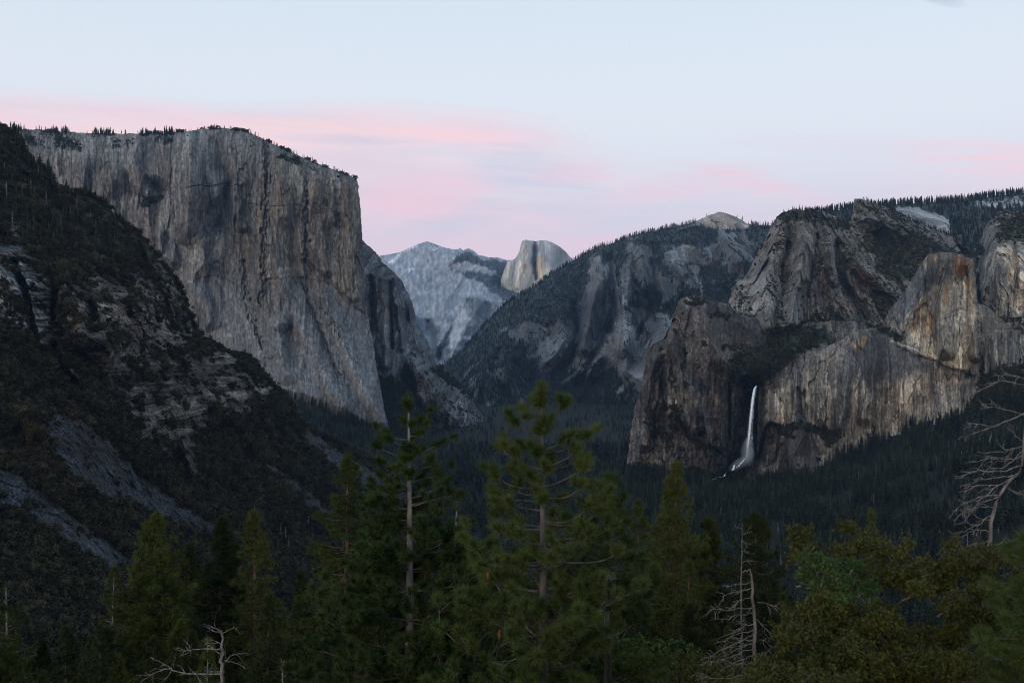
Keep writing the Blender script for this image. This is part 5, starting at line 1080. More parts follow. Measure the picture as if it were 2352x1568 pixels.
conifer('conifer_tree', 'sparse pale-topped conifer at the left edge', T, 14, 1346, 38, 82, 66, M_fir, M_dead, nb=7, tuft=0.24, needles=26, gaps=0.12, shape=0.7, bare_top=0.18, nw=0.013)
conifer('conifer_tree', 'tiered conifer with a reddish trunk, left of the pale-trunked pine', T, 800, 1046, 36, 84, 67, M_fir, M_red, nb=7, tuft=0.24, needles=30, upl=0.3, gaps=0.1, shape=0.66, dens=1.15, nw=0.012, whorl=0.34)
conifer('conifer_tree', 'grey-green small conifer beside the tiered one, lower left of centre', T, 690, 1318, 60, 50, 68, M_firdark, M_bark, nb=6, tuft=0.34, needles=26, gaps=0.15, shape=0.6, nw=0.018)
conifer('conifer_tree', 'small conifer peeking up left of the tiered one', T, 752, 1250, 70, 48, 69, M_firdark, M_bark, nb=6, tuft=0.36, needles=26, gaps=0.15, shape=0.6, nw=0.02)
conifer('conifer_tree', 'tall tiered conifer with shining upper boughs, below the brown buttress', T, 1553, 1066, 48, 76, 70, M_fir, M_red, nb=7, tuft=0.32, needles=30, upl=0.3, gaps=0.12, shape=0.6, dens=1.2, nw=0.016, whorl=0.42)
conifer('conifer_tree', 'slim conifer left of the tall tiered one, right of the rusty cone', T, 1466, 1152, 60, 50, 71, M_fir, M_bark, nb=6, tuft=0.34, needles=26, gaps=0.15, shape=0.55, nw=0.018)
conifer('conifer_tree', 'broad dull conifer right of the tall tiered one', T, 1630, 1192, 50, 66, 72, M_firdark, M_bark, nb=8, tuft=0.34, needles=28, gaps=0.1, shape=0.5, dens=1.2, nw=0.017)
conifer('conifer_tree', 'wide conifer with a dead spike beside its top, left of the oak thicket', T, 1738, 1188, 46, 82, 73, M_firdark, M_bark, nb=8, tuft=0.34, needles=28, gaps=0.16, shape=0.42, dens=1.2, nw=0.016, dead_low=0.8)
conifer('conifer_tree', 'young conifer with a pinkish bare lower trunk, under the tall tiered one', T, 1581, 1288, 34, 50, 74, M_fir, M_red, nb=5, tuft=0.22, needles=26, gaps=0.2, shape=0.6, nw=0.011, dead_low=0.45)
conifer('conifer_tree', 'thin yellow-green conifer behind the drooping snag', T, 1798, 1364, 36, 30, 75, M_fir, M_bark, nb=6, tuft=0.2, needles=26, gaps=0.1, shape=0.5, nw=0.011)
conifer('conifer_tree', 'young conifer growing behind the forked grey snag at the bottom left', T, 478, 1560 - 90, 26, 46, 76, M_fir, M_dead, nb=6, tuft=0.16, needles=26, gaps=0.15, shape=0.6, nw=0.008, trunk_r=0.008)
conifer('conifer_tree', 'dark conifer in the corner shade below the scree, left of the spire-shaped one', T, 150, 1440, 60, 66, 77, M_firdark, M_bark, nb=7, tuft=0.36, needles=26, gaps=0.12, shape=0.6, nw=0.019)
conifer('conifer_tree', 'little conifer with light tips rising over the oak thicket', T, 2000, 1182, 30, 34, 78, M_fir, M_bark, nb=6, tuft=0.2, needles=26, gaps=0.15, shape=0.6, nw=0.01)
conifer('conifer_tree', 'dim conifer filling the gap between the tiered conifer and the pale-trunked pine', T, 868, 1262, 44, 70, 79, M_firdark, M_bark, nb=7, tuft=0.32, needles=28, gaps=0.1, shape=0.6, nw=0.016)
conifer('conifer_tree', 'dim bushy conifer low behind the central pine on its left', T, 1105, 1262, 40, 66, 80, M_fir, M_bark, nb=7, tuft=0.26, needles=28, gaps=0.15, shape=0.6, nw=0.014)
conifer('conifer_tree', 'dim bushy conifer low behind the central pine on its right', T, 1345, 1262, 38, 78, 81, M_firdark, M_bark, nb=7, tuft=0.26, needles=28, gaps=0.12, shape=0.5, nw=0.014)
# ---------------------------------------------------------------- the rest of the wood: copies of a few kinds
def copy_tree(e, loc, rz, s):
    c = e.copy(); COL.objects.link(c); c.location = loc; c.rotation_euler = (0, 0, rz); c.scale = (s, s, s)
    for ch in e.children:
        k = ch.copy(); COL.objects.link(k); k.parent = c
    return c
kinds = [o for o in COL.objects if o.name.startswith('conifer_tree') and o.type == 'EMPTY']
kinds = [o for o in kinds if abs(o.location.y) > 40 and 'spire' not in o['label'] and 'sparse' not in o['label']]
kh = {}
for o in kinds: kh[o.name] = max(ch.bound_box[6][2] for ch in o.children)
g = np.random.default_rng(90)
WOOD = 'dark conifers of the wood just below the lookout'
def skyline_limit(u):      # tops of the anonymous trees stay under this line
    return np.interp(u, [-100, 0, 200, 330, 420, 640, 740, 860, 1100, 1200, 1400, 1500, 1650, 1750, 1850, 2500], [1480, 1470, 1440, 1380, 1330, 1330, 1370, 1380, 1330, 1370, 1330, 1260, 1330, 1340, 1380, 1400])
n_mid = 0; tries = 0
while n_mid < 135 and tries < 9000:
    tries += 1
    u = g.uniform(-60, 2400); d = math.exp(g.uniform(math.log(42), math.log(150)))
    vt = skyline_limit(u) + g.uniform(0, 260) ** 1.0
    k = kinds[g.integers(len(kinds))]
    b = base_of(u, d); top = at(u, vt, d); H = top[2] - b[2]; s = H / kh[k.name]
    if not 0.4 < s < 1.5: continue
    c = copy_tree(k, b, g.random() * 6.28, s)
    tag(c, 'one of many dim conifers crowding the dark wood below the lookout', T, WOOD); n_mid += 1
n_near = 0; tries = 0
while n_near < 46 and tries < 3000:
    tries += 1
    u = g.uniform(-40, 1760); d = g.uniform(25, 42); vt = g.uniform(1350, 1520) - 60 * (abs(u - 1090) < 160) + 60 * (u < 600)
    k = kinds[g.integers(len(kinds))]; b = base_of(u, d); H = at(u, vt, d)[2] - b[2]; s = H / kh[k.name]
    if not 0.3 < s < 1.2: continue
    c = copy_tree(k, b, g.random() * 6.28, s); tag(c, 'one of many dim conifers crowding the dark wood below the lookout', T, WOOD); n_near += 1
# further down the slope: smaller, single meshes
def mid_conifer(seed, name, mat):
    gg = np.random.default_rng(seed); n = 1500; t = gg.random(n) ** 0.8; z = 0.12 + 0.86 * t
    lay = 0.7 + 0.3 * np.sin(z * 60 + gg.random() * 6); a = gg.random(n) * 6.283
    rad = gg.uniform(0.13, 0.17) * (1 - t) ** 0.75 * lay * (0.35 + 0.65 * gg.random(n)) * (1 + 0.3 * np.sin(a * 2 + z * 9)) + 0.006
    c = np.stack([np.cos(a) * rad, np.sin(a) * rad, z - 0.2 * rad], -1)
    dr = np.stack([np.cos(a), np.sin(a), -0.2 + 0 * a], -1) + rand_unit(n, gg) * 0.7; dr /= np.linalg.norm(dr, axis=1, keepdims=True)
    co, t3 = blades(c, dr, 0.035 * gg.uniform(0.6, 1.3, n), 0.006, gg)
    tv, tq = tubes([([(0, 0, -0.03), (0, 0, 0.5), (0, 0, 0.99)], [0.012, 0.009, 0.002])], 5)
    return mesh_np(name, np.concatenate([co, tv]), quads=tq + len(co), tris=t3, mat=mat, link=False)
MID = [mid_conifer(300 + k, 'conifer_tree', M_conf2 if k % 2 else M_firdark) for k in range(5)]
n_far = 0; tries = 0
while n_far < 105 and tries < 9000:
    tries += 1
    u = g.uniform(250, 2380); d = math.exp(g.uniform(math.log(170), math.log(620)))
    b = base_of(u, d); H = g.uniform(16, 40); vt = CV - (b[2] + H) / d * F
    if vt < np.interp(u, [0, 700, 900, 1500, 1700, 2400], [1420, 1370, 1240, 1220, 1220, 1200]) or vt > 1560: continue
    k = MID[g.integers(len(MID))]; c = k.copy(); COL.objects.link(c); c.location = b; s = H; c.scale = (s, s, s); c.rotation_euler = (g.normal() * 0.02, g.normal() * 0.02, g.random() * 6.28)
    tag(c, 'one of many small dark conifers standing on the forested slope towards the valley floor', T, 'conifers on the slope towards the valley floor'); n_far += 1

# ---------------------------------------------------------------- dead trees
def snag(name, label, d, trunk_pts, trunk_r, limbs, mat, twigs=3, seed=1, twl=0.25, lr=0.011, dy0=0.0):
    """trunk and limbs given as points (u, v[, depth offset]); twigs grow from the limbs"""
    g = np.random.default_rng(seed)
    u0, v0 = trunk_pts[0][:2]; b = base_of(u0, d)
    e = tree_root(name, b, label, 'dead tree')
    def loc(p): 
        dd = d + (p[2] if len(p) > 2 else 0); return at(p[0], p[1], dd) - b
    tp = np.array([np.zeros(3)] + [loc(p) for p in trunk_pts]); k = len(tp)
    tt = np.linspace(0, 1, 22); tp2 = np.stack([np.interp(tt, np.linspace(0, 1, k), tp[:, i]) for i in range(3)], -1)
    tp2[2:-1] += g.normal(size=(19, 3)) * trunk_r * 0.25
    rad = np.interp(tt, np.linspace(0, 1, k), np.linspace(trunk_r * 0.62, trunk_r * 0.12, k))
    tv, tq = tubes([(tp2, rad)], 9); mesh_np('trunk', tv, quads=tq, mat=mat[0], smooth=True, parent=e)
    for pts in limbs:
        br = []; p = np.array([loc(q) for q in pts]); n = len(p); l = np.linalg.norm(np.diff(p, axis=0), axis=1).sum()
        t8 = np.linspace(0, 1, 10); p = np.stack([np.interp(t8, np.linspace(0, 1, n), p[:, i]) for i in range(3)], -1)
        p[1:-1] = 0.25 * p[:-2] + 0.5 * p[1:-1] + 0.25 * p[2:]; p[1:] += g.normal(size=(9, 3)) * 0.012 * l ** 0.5
        r0 = lr * (0.6 + 0.55 * l); br.append((p, np.linspace(r0, 0.003, 10)))
        for _ in range(int(twigs * (0.5 + l))):
            t = g.uniform(0.25, 0.98); q = np.array([np.interp(t, t8, p[:, i]) for i in range(3)])
            dr = p[-1] - p[0]; dr /= np.linalg.norm(dr); s = dr * 0.9 + rand_unit(1, g)[0] * 0.8; s[2] -= 0.15; s /= np.linalg.norm(s)
            L_ = twl * g.uniform(0.4, 1.3) * (1.2 - t * 0.6)
            pp = curve_pts(q, q + s * L_, (0, 0, 0.12 * L_ * g.normal()), 5, 0.01, g); br.append((pp, np.linspace(r0 * 0.35 + 0.002, 0.0015, 5)))
            if g.random() < 0.6:
                s2 = s + rand_unit(1, g)[0] * 0.8; q2 = pp[2]; br.append((curve_pts(q2, q2 + s2 * L_ * 0.4, (0, 0, 0), 3), [0.003, 0.0025, 0.0012]))
        tv, tq = tubes([(np.asarray(p), np.asarray(r_)) for p, r_ in br], 5); mesh_np('branch', tv, quads=tq, mat=mat[1], smooth=True, parent=e)
    return e
def c7(x, y, *o): return ((1500 + x / 2.6717) * 0.9408, (1080 + y / 2.6717) * 0.9408) + o
snag('dead_tree', 'drooping dead conifer with pale bare branches, left of the oak thicket', 15, [c7(912, 1560), c7(925, 1400), c7(915, 1200), c7(905, 1000), c7(900, 860), c7(885, 830), c7(840, 845)], 0.06, [
    [c7(905, 900), c7(850, 925), c7(780, 922), c7(735, 940)], [c7(905, 950), c7(830, 965), c7(740, 985), c7(700, 1010)], [c7(900, 1010), c7(840, 1020), c7(780, 1060), c7(745, 1090)], [c7(905, 1078), c7(800, 1085), c7(720, 1098), c7(655, 1075), c7(610, 1100)],
    [c7(655, 1075), c7(640, 1085), c7(620, 1105)], [c7(905, 1110), c7(840, 1120), c7(740, 1140), c7(690, 1165)], [c7(905, 1060), c7(860, 1120), c7(830, 1170)], [c7(932, 1040), c7(990, 1045), c7(1050, 1070), c7(1145, 1108)], [c7(920, 1150), c7(960, 1185), c7(1010, 1235)],
    [c7(912, 1180), c7(860, 1185), c7(790, 1240), c7(680, 1280)], [c7(915, 1220), c7(840, 1235), c7(720, 1290), c7(670, 1300)], [c7(915, 1280), c7(860, 1280), c7(800, 1305), c7(720, 1350), c7(620, 1385), c7(560, 1420)], [c7(940, 1282), c7(980, 1290), c7(1030, 1335)],
    [c7(915, 1305), c7(850, 1315), c7(750, 1370), c7(680, 1400)], [c7(915, 1340), c7(820, 1365), c7(700, 1420), c7(560, 1440)], [c7(915, 1440), c7(800, 1442), c7(720, 1430), c7(640, 1375)], [c7(930, 1380), c7(980, 1380)], [c7(915, 1498), c7(840, 1510), c7(740, 1540), c7(620, 1530), c7(560, 1530)],
    [c7(915, 1380), c7(850, 1400), c7(760, 1450), c7(700, 1480)], [c7(912, 1245), c7(830, 1290), c7(760, 1340)], [c7(620, 1530), c7(570, 1500), c7(545, 1530)]], (M_deadd, M_dead), 7, 5, 0.22, 0.0068)
def c8(x, y, *o): return ((1900 + x / 1.71) * 0.9408, (750 + y / 1.71) * 0.9408) + o
snag('dead_tree', 'leaning dead tree with white drooping branches at the right edge', 13, [c8(872, 1100), c8(880, 1000), c8(892, 880), c8(915, 800), c8(960, 735), c8(1020, 680), c8(1022, 560), c8(1040, 430), c8(1050, 300), c8(1040, 120)], 0.048, [
    [c8(1040, 325), c8(985, 322), c8(930, 300), c8(850, 340), c8(800, 362)], [c8(1030, 450), c8(980, 440), c8(945, 425), c8(900, 412), c8(850, 420)], [c8(1030, 440), c8(960, 470), c8(890, 500), c8(820, 487), c8(795, 485)], [c8(890, 500), c8(810, 530), c8(745, 545)],
    [c8(1020, 580), c8(990, 590), c8(940, 605), c8(880, 610), c8(820, 600)], [c8(1015, 620), c8(960, 640), c8(890, 620), c8(800, 650)], [c8(1010, 660), c8(940, 690), c8(860, 678), c8(780, 690), c8(740, 710)], [c8(980, 700), c8(920, 708), c8(840, 720), c8(760, 750)],
    [c8(950, 745), c8(900, 740), c8(830, 745), c8(750, 770)], [c8(925, 785), c8(860, 785), c8(800, 805), c8(750, 825), c8(715, 880)], [c8(920, 790), c8(840, 820), c8(760, 860), c8(735, 900)], [c8(905, 835), c8(840, 835), c8(780, 850)], [c8(895, 890), c8(850, 885), c8(800, 850)],
    [c8(890, 930), c8(820, 930), c8(750, 960)], [c8(882, 970), c8(840, 985), c8(790, 1000)], [c8(880, 1000), c8(920, 990), c8(960, 975), c8(1000, 962)], [c8(880, 1010), c8(840, 1030), c8(800, 1040)], [c8(950, 750), c8(990, 770), c8(1026, 780)], [c8(1045, 300), c8(990, 290), c8(940, 280), c8(900, 290)],
    [c8(1020, 560), c8(1000, 545), c8(960, 500)], [c8(1045, 105), c8(985, 90), c8(930, 60), c8(900, 20)], [c8(1045, 120), c8(960, 90), c8(870, 118), c8(800, 125)], [c8(1020, 600), c8(960, 660), c8(880, 670)], [c8(1000, 690), c8(930, 740), c8(850, 800), c8(780, 820)], [c8(900, 860), c8(840, 900), c8(770, 940)]], (M_deadd, M_dead), 6, 6, 0.24, 0.0068)
def c9(x, y, *o): return ((200 + x / 3.357) * 0.9408, (1200 + y / 3.357) * 0.9408) + o
snag('dead_tree', 'forked grey snag with snaking bare limbs at the bottom left', 20, [c9(1150, 1560), c9(1150, 1400), c9(1155, 1300), c9(1155, 1200), c9(1150, 1150), c9(1130, 1130)], 0.075, [
    [c9(1150, 1490), c9(1050, 1492), c9(900, 1495), c9(800, 1480), c9(740, 1445), c9(690, 1430), c9(650, 1385), c9(580, 1370)], [c9(740, 1445), c9(640, 1460), c9(560, 1510), c9(480, 1560)], [c9(730, 1440), c9(750, 1400), c9(770, 1350)], [c9(930, 1480), c9(960, 1530), c9(1000, 1570)],
    [c9(1150, 1340), c9(1090, 1300), c9(1040, 1250), c9(1005, 1235)], [c9(1150, 1250), c9(1090, 1225), c9(1050, 1200)], [c9(1150, 1285), c9(1000, 1290), c9(880, 1300), c9(770, 1280)], [c9(890, 1280), c9(870, 1250), c9(840, 1215)], [c9(1150, 1470), c9(1060, 1475), c9(1020, 1440)],
    [c9(1165, 1480), c9(1175, 1380), c9(1230, 1330), c9(1290, 1320), c9(1370, 1330)], [c9(1150, 1150), c9(1090, 1120), c9(1020, 1085)], [c9(1155, 1160), c9(1210, 1130), c9(1255, 1110)], [c9(1150, 1150), c9(1100, 1150), c9(1060, 1130)], [c9(1165, 1380), c9(1250, 1400), c9(1330, 1430)]], (M_dead, M_dead), 4, 7, 0.3, 0.013)
snag('dead_tree', 'little white dead spike at the bottom edge, right of the forked snag', 22, [c9(1645, 1560), c9(1648, 1450), c9(1650, 1380)], 0.045, [[c9(1648, 1440), c9(1670, 1438), c9(1685, 1432)], [c9(1648, 1470), c9(1630, 1460)], [c9(1650, 1400), c9(1630, 1395)], [c9(1645, 1500), c9(1660, 1505)], [c9(1650, 1400), c9(1665, 1385)]], (M_dead, M_dead), 2, 8, 0.1, 0.012)
snag('dead_tree', 'dead spike standing out of the wide conifer, right of centre', 42, [c7(828, 900), c7(830, 760), c7(832, 640), c7(836, 530)], 0.065, [[c7(832, 600), c7(860, 590), c7(900, 575)], [c7(832, 560), c7(800, 550), c7(780, 545)], [c7(830, 700), c7(860, 715), c7(890, 712)], [c7(832, 640), c7(870, 660)], [c7(830, 780), c7(860, 770), c7(890, 780)]], (M_deadd, M_dead), 5, 9, 0.5, 0.02)
def c6b(x, y, *o): return ((1150 + x / 3.358) * 0.9408, (1200 + y / 3.358) * 0.9408) + o
snag('dead_tree', 'broken pale stem and twigs behind the central pine on its right', 22, [c6b(1110, 1200), c6b(1108, 1000), c6b(1105, 800), c6b(1105, 640), c6b(1105, 330)], 0.06, [
    [c6b(1100, 700), c6b(1060, 715), c6b(1030, 700)], [c6b(1110, 760), c6b(1210, 745), c6b(1270, 700), c6b(1350, 610)], [c6b(1105, 780), c6b(1060, 720), c6b(1040, 690)], [c6b(1105, 900), c6b(1050, 940), c6b(1020, 880)], [c6b(1105, 960), c6b(1000, 975), c6b(930, 980)], [c6b(1190, 750), c6b(1195, 710), c6b(1155, 690)]], (M_pale, M_dead), 6, 10, 0.25, 0.010)
snag('dead_tree', 'tangle of fallen white limbs low behind the central pine trunk', 19, [c6b(640, 1500), c6b(620, 1300), c6b(620, 1130), c6b(625, 1070)], 0.04, [
    [c6b(620, 1180), c6b(700, 1180), c6b(800, 1190)], [c6b(625, 1130), c6b(720, 1135), c6b(850, 1110), c6b(895, 1170)], [c6b(620, 1170), c6b(540, 1145), c6b(460, 1130)], [c6b(620, 1360), c6b(500, 1365), c6b(370, 1368)], [c6b(625, 1250), c6b(660, 1310), c6b(690, 1330)], [c6b(370, 1368), c6b(310, 1390), c6b(260, 1450), c6b(250, 1510)]], (M_dead, M_dead), 8, 11, 0.22, 0.011)

# ---------------------------------------------------------------- the oak thicket on the right
def thicket(name, label, cat, lobes, d, mat, seed, n_leaf, size, twig_mat, base_u, mat2=None, share2=0.0):
    """lobes: (u, v, half-width, half-height, depth offset) in field units; leaves gather in sprays over them"""
    g = np.random.default_rng(seed); b = base_of(base_u, d)
    e = tree_root(name, b, label, cat)
    L_ = np.array(lobes, float); area = L_[:, 2] * L_[:, 3]; pr = area / area.sum()
    tw = []; LC = []; LN = []
    n_spray = n_leaf // 46
    k = g.choice(len(L_), n_spray, p=pr)
    dirs = rand_unit(n_spray, g); dirs[:, 2] = dirs[:, 2] * 0.9 + 0.18; dirs[:, 1] = -np.abs(dirs[:, 1]) * 0.9 + 0.25 * g.normal(size=n_spray)
    dirs /= np.linalg.norm(dirs, axis=1, keepdims=True)
    rad = g.uniform(0.55, 1.08, n_spray) ** 0.7
    cen = np.stack([P(u, v, d + o) for u, v, w_, h_, o in L_])[k] - b
    ext = np.stack([L_[:, 2] / F * d, 0.6 * (L_[:, 2] + L_[:, 3]) / F * d, L_[:, 3] / F * d], -1)[k]
    tip = cen + dirs * ext * rad[:, None]
    root = cen + dirs * ext * 0.15
    for i in range(n_spray):
        s = dirs[i] + rand_unit(1, g)[0] * 0.6; s /= np.linalg.norm(s); ln = g.uniform(0.10, 0.26)
        t = g.random(46) ** 0.7; q = tip[i] + s * (t - 0.8)[:, None] * ln + rand_unit(46, g) * (0.02 + 0.035 * (1.1 - t))[:, None]
        LC.append(q); LN.append(np.repeat((dirs[i] * 0.5 + [0, -0.2, 0.6])[None], 46, 0))
        if i % 2 == 0: tw.append((curve_pts(tip[i] - s * ln * 1.1, tip[i] + s * ln * 0.15, rand_unit(1, g)[0] * 0.02, 3), [0.004, 0.003, 0.0015]))
    for j in range(len(L_)):
        c0 = P(L_[j, 0], L_[j, 1], d + L_[j, 4]) - b
        st = c0 + np.array([0.05 * g.normal(), 0.25, -0.15 - 0.5 * L_[j, 3] / F * d]); w_ = L_[j, 2] / F * d
        br = curve_pts(st, c0, (0.05 * g.normal(), 0.04, 0.0), 8, 0.006, g); tw.append((br, np.linspace(0.010, 0.006, 8) * d / 9.5))
        for i in np.flatnonzero(k == j)[:60]:
            tw.append((curve_pts(br[g.integers(5, 8)], tip[i], (0, 0, -0.04), 5, 0.012, g), np.linspace(0.007, 0.002, 5)))
    LC = np.concatenate(LC); LN = np.concatenate(LN)
    co, q4 = leaves(LC, size * g.uniform(0.6, 1.25, len(LC)), g, 1.3, LN, 1.1)
    mesh_np('crown', co, quads=q4, mat=mat, parent=e)
    tv, tq = tubes([(np.asarray(p), np.asarray(r_)) for p, r_ in tw], 4); mesh_np('branches', tv, quads=tq, mat=twig_mat, smooth=True, parent=e)
    return e
g = np.random.default_rng(61); outline = [(1800, 1235), (1835, 1200), (1880, 1186), (1925, 1196), (1965, 1188), (2012, 1222), (2080, 1240), (2130, 1222), (2160, 1214), (2215, 1236), (2275, 1232), (2330, 1262), (2420, 1240), (2480, 1620), (1700, 1620), (1745, 1520), (1768, 1430), (1812, 1395), (1880, 1375), (1900, 1330), (1850, 1290), (1806, 1285)]
lob = []
while len(lob) < 120:
    u = g.uniform(1700, 2450); v = g.uniform(1190, 1620); w_ = g.uniform(18, 50) * (1 + (v - 1190) / 900)
    if not (inside(outline, np.array([u]), np.array([v]))[0] and seg_dist(outline, np.array([u]), np.array([v]), True)[0] > w_ * 0.35): continue
    lob.append((u, v, w_ * g.uniform(0.9, 1.5), w_ * g.uniform(0.6, 0.95), 1.3 - (v - 1190) / 230 + g.normal() * 0.28))
thicket('oak_bush', 'big olive oak thicket with yellowish tips filling the lower right', 'bush', lob, 9.5, M_oak, 21, 130000, 0.0145, M_bark, 2100)
thicket('leafy_bush', 'patch of fresh green leaves inside the left part of the oak thicket', 'bush', [(1865, 1285, 34, 18, 0.3), (1900, 1300, 26, 22, .2), (1930, 1335, 30, 16, 0.1), (1880, 1345, 22, 20, .2), (1955, 1300, 20, 14, .3), (1850, 1320, 18, 14, .4), (1915, 1370, 34, 14, 0), (1990, 1350, 24, 16, .1)], 9.4, M_green, 22, 5200, 0.014, M_deadd, 1880)
thicket('leafy_bush', 'fresh green bush behind the central pine, low on its right', 'bush', [(1540, 1500, 60, 40, 0), (1480, 1490, 60, 34, 0), (1420, 1505, 50, 40, 0), (1590, 1520, 40, 34, 0)], 24, M_green, 23, 12000, 0.034, M_deadd, 1500)
thicket('scrub_oak', 'grey-brown twiggy bush along the bottom between the pine and the drooping snag', 'bush', [(1560, 1580, 110, 56, 0), (1650, 1560, 90, 50, 0), (1480, 1600, 90, 40, 0), (1720, 1590, 60, 50, 0), (1600, 1530, 50, 40, .4)], 17, M_oak, 24, 26000, 0.018, M_dead, 1600)
conifer('pine_tree', 'dark green pine bough poking in at the right edge', 'pine tree', 2375, 1235, 8, 130, 82, M_pine, M_bark, whorl=0.16, nb=7, tuft=0.11, needles=60, gaps=0.05, shape=0.5, nw=0.0035, dens=1.4)
# ---------------------------------------------------------------- grey snags on the near valley side
g = np.random.default_rng(33)
snp = [tiny_snag(400 + k, 'dead_tree') for k in range(4)]
def slope_point(u, v):
    r = SLOPE; i = int(round((v - r.v[0]) / (r.v[1] - r.v[0]))); j = int(round((u - r.u[0]) / (r.u[1] - r.u[0])))
    return np.array([r.x[i, j], r.y[i, j], r.z[i, j]])
for (u, v, h) in ((72, 445, 22), (78, 455, 16), (176, 480, 24), (107, 470, 22), (164, 500, 18), (228, 515, 14), (265, 525, 16), (28, 520, 20), (120, 440, 18), (50, 470, 18), (15, 455, 24), (140, 520, 16), (208, 500, 14), (88, 400, 16), (10, 400, 18), (195, 545, 14),
                  (208, 1330, 14), (644, 1240, 24), (655, 1245, 20), (664, 1275, 22), (708, 1215, 20), (716, 1250, 18), (584, 1188, 18), (560, 1230, 16), (720, 1340, 22)):
    p = slope_point(u, v); c = snp[g.integers(4)].copy(); COL.objects.link(c); c.location = p - [0, 0, 0.3]; c.scale = (h, h, h); c.rotation_euler = (g.normal() * 0.04, g.normal() * 0.04, g.random() * 6)
    tag(c, 'one of the thin grey dead trees scattered on the dark left valley side', 'dead tree', 'grey snags on the left valley side')
# ================================================================ forests as masses
def keep_floor(U, V, x, y):
    return (V < 1640) & (U > -150) & (U < 2500)
rg = np.random.default_rng(5)
forest(16000, 2300, 8500, -14, 30, (9, 34), keep=keep_floor, rng=rg)
forest(27000, 1250, 3300, -12, 31, (9, 38), keep=keep_floor, rng=rg)
forest(2600, 620, 1300, -16, 31, (9, 34), keep=keep_floor, rng=rg)
LAB = {'conifer': ('distant_forest', 'small dark conifers massed on the far ridges, valley floor and slopes', 'forest', CONIFERS),
       'dark_conifer': ('hillside_conifers', 'small conifers on the dark near valley side at the left', 'forest', DARKCON),
       'bush': ('mountain_scrub', 'low rounded scrub covering the ledges and valley sides', 'scrub', BUSHES)}
forest(420, 1300, 3600, 4, 31, (12, 26), 'grey_snag', keep=keep_floor, rng=rg)
LAB['grey_snag'] = ('dead_timber', 'pale dead trunks scattered through the forested slope on the right', 'dead trees', [tiny_snag(500 + k, 'dead_trunk') for k in range(3)])
for kind, lst in SPOTS.items():
    g = np.random.default_rng(77)
    pts = np.concatenate([p for p, h in lst if len(p)])
    hh = np.concatenate([g.uniform(h[0], h[1], len(p)) for p, h in lst if len(p)])
    pts[:, 2] -= 0.04 * hh
    nm, lb, ct, pr = LAB[kind]
    o = gn_instancer(nm, pr, pts, hh, g)
    tag(o, lb, ct, None, 'stuff')

# ================================================================ waterfall
m, nt, b = mat_new('falling_water'); N = nt.nodes; L = nt.links
b.inputs['Base Color'].default_value = (0.86, 0.88, 0.92, 1); b.inputs['Roughness'].default_value = 0.8
M_water = m
m = bpy.data.materials.new('water_veil'); m.use_nodes = True; nt = m.node_tree; N = nt.nodes; L = nt.links; b = N['Principled BSDF']
b.inputs['Base Color'].default_value = (0.85, 0.88, 0.93, 1); b.inputs['Roughness'].default_value = 0.9
tc = N.new('ShaderNodeTexCoord'); mp = N.new('ShaderNodeMapping'); mp.inputs['Scale'].default_value = (0.35, 0.35, 0.04); L.new(tc.outputs['Object'], mp.inputs['Vector'])
no = N.new('ShaderNodeTexNoise'); no.inputs['Detail'].default_value = 4; no.inputs['Scale'].default_value = 1.0; L.new(mp.outputs[0], no.inputs['Vector'])
mr = N.new('ShaderNodeMapRange'); mr.inputs['From Min'].default_value = 0.42; mr.inputs['From Max'].default_value = 0.75; mr.inputs['To Max'].default_value = 0.5; L.new(no.outputs['Fac'], mr.inputs['Value'])
L.new(mr.outputs[0], b.inputs['Alpha']); M_veil = m
def ribbon(name, pts, widths, depth, parent=None, rag=0.25, sub=6, seed=3, mat=None):
    """a falling sheet of water as a closed, ragged-edged body; pts are (u, v, d)"""
    g = np.random.default_rng(seed)
    pts = np.array(pts, float); k = np.linspace(0, len(pts) - 1, (len(pts) - 1) * sub + 1)
    u, v, d, w = [np.interp(k, np.arange(len(pts)), a) for a in (pts[:, 0], pts[:, 1], pts[:, 2], np.array(widths, float))]
    wl = w * (0.5 + rag * g.normal(size=len(k)) * 0.5); wr_ = w * (0.5 + rag * g.normal(size=len(k)) * 0.5)
    rows = []
    for a, off in ((-wl, 0), (-wl * 0.4, -depth), (wr_ * 0.4, -depth), (wr_, 0), (w * 0, depth * 0.7)):
        dd = d + off; rows.append(np.stack([(u + a - CU) / F * dd, dd, (CV - v) / F * dd], -1))
    V = np.stack(rows, 1); n = len(k)
    i = np.arange(n - 1)[:, None] * 5; j = np.arange(5)[None]
    q = np.stack([i + j, i + 5 + j, i + 5 + (j + 1) % 5, i + (j + 1) % 5], -1).reshape(-1, 4)
    return mesh_np(name, V.reshape(-1, 3), quads=q, mat=mat or M_water, smooth=True, parent=parent)
wf = bpy.data.objects.new('waterfall', None); COL.objects.link(wf)
tag(wf, 'tall white waterfall dropping from the hanging valley between two cliffs', 'waterfall')
ribbon('falling_stream', [(1737, 886, 2650), (1733, 892, 2628), (1729, 915, 2610), (1725, 950, 2600), (1722, 985, 2592), (1719, 1015, 2585), (1716, 1045, 2580), (1714, 1055, 2580)], [4, 5.5, 6, 5.6, 5.5, 5.5, 5, 2], 4, wf, 0.12, 14)
ribbon('veil', [(1736, 889, 2640), (1730, 915, 2606), (1726, 950, 2596), (1723, 985, 2588), (1721, 1015, 2580), (1719, 1045, 2575), (1716, 1056, 2575)], [6, 9, 11, 13, 18, 24, 18], 6, wf, 0.16, 14, 12, M_veil)
ribbon('cascade', [(1712, 1052, 2540), (1704, 1062, 2530), (1696, 1070, 2520), (1690, 1074, 2518)], [3, 5, 4, 2], 3, wf, 0.5, 8, 5)
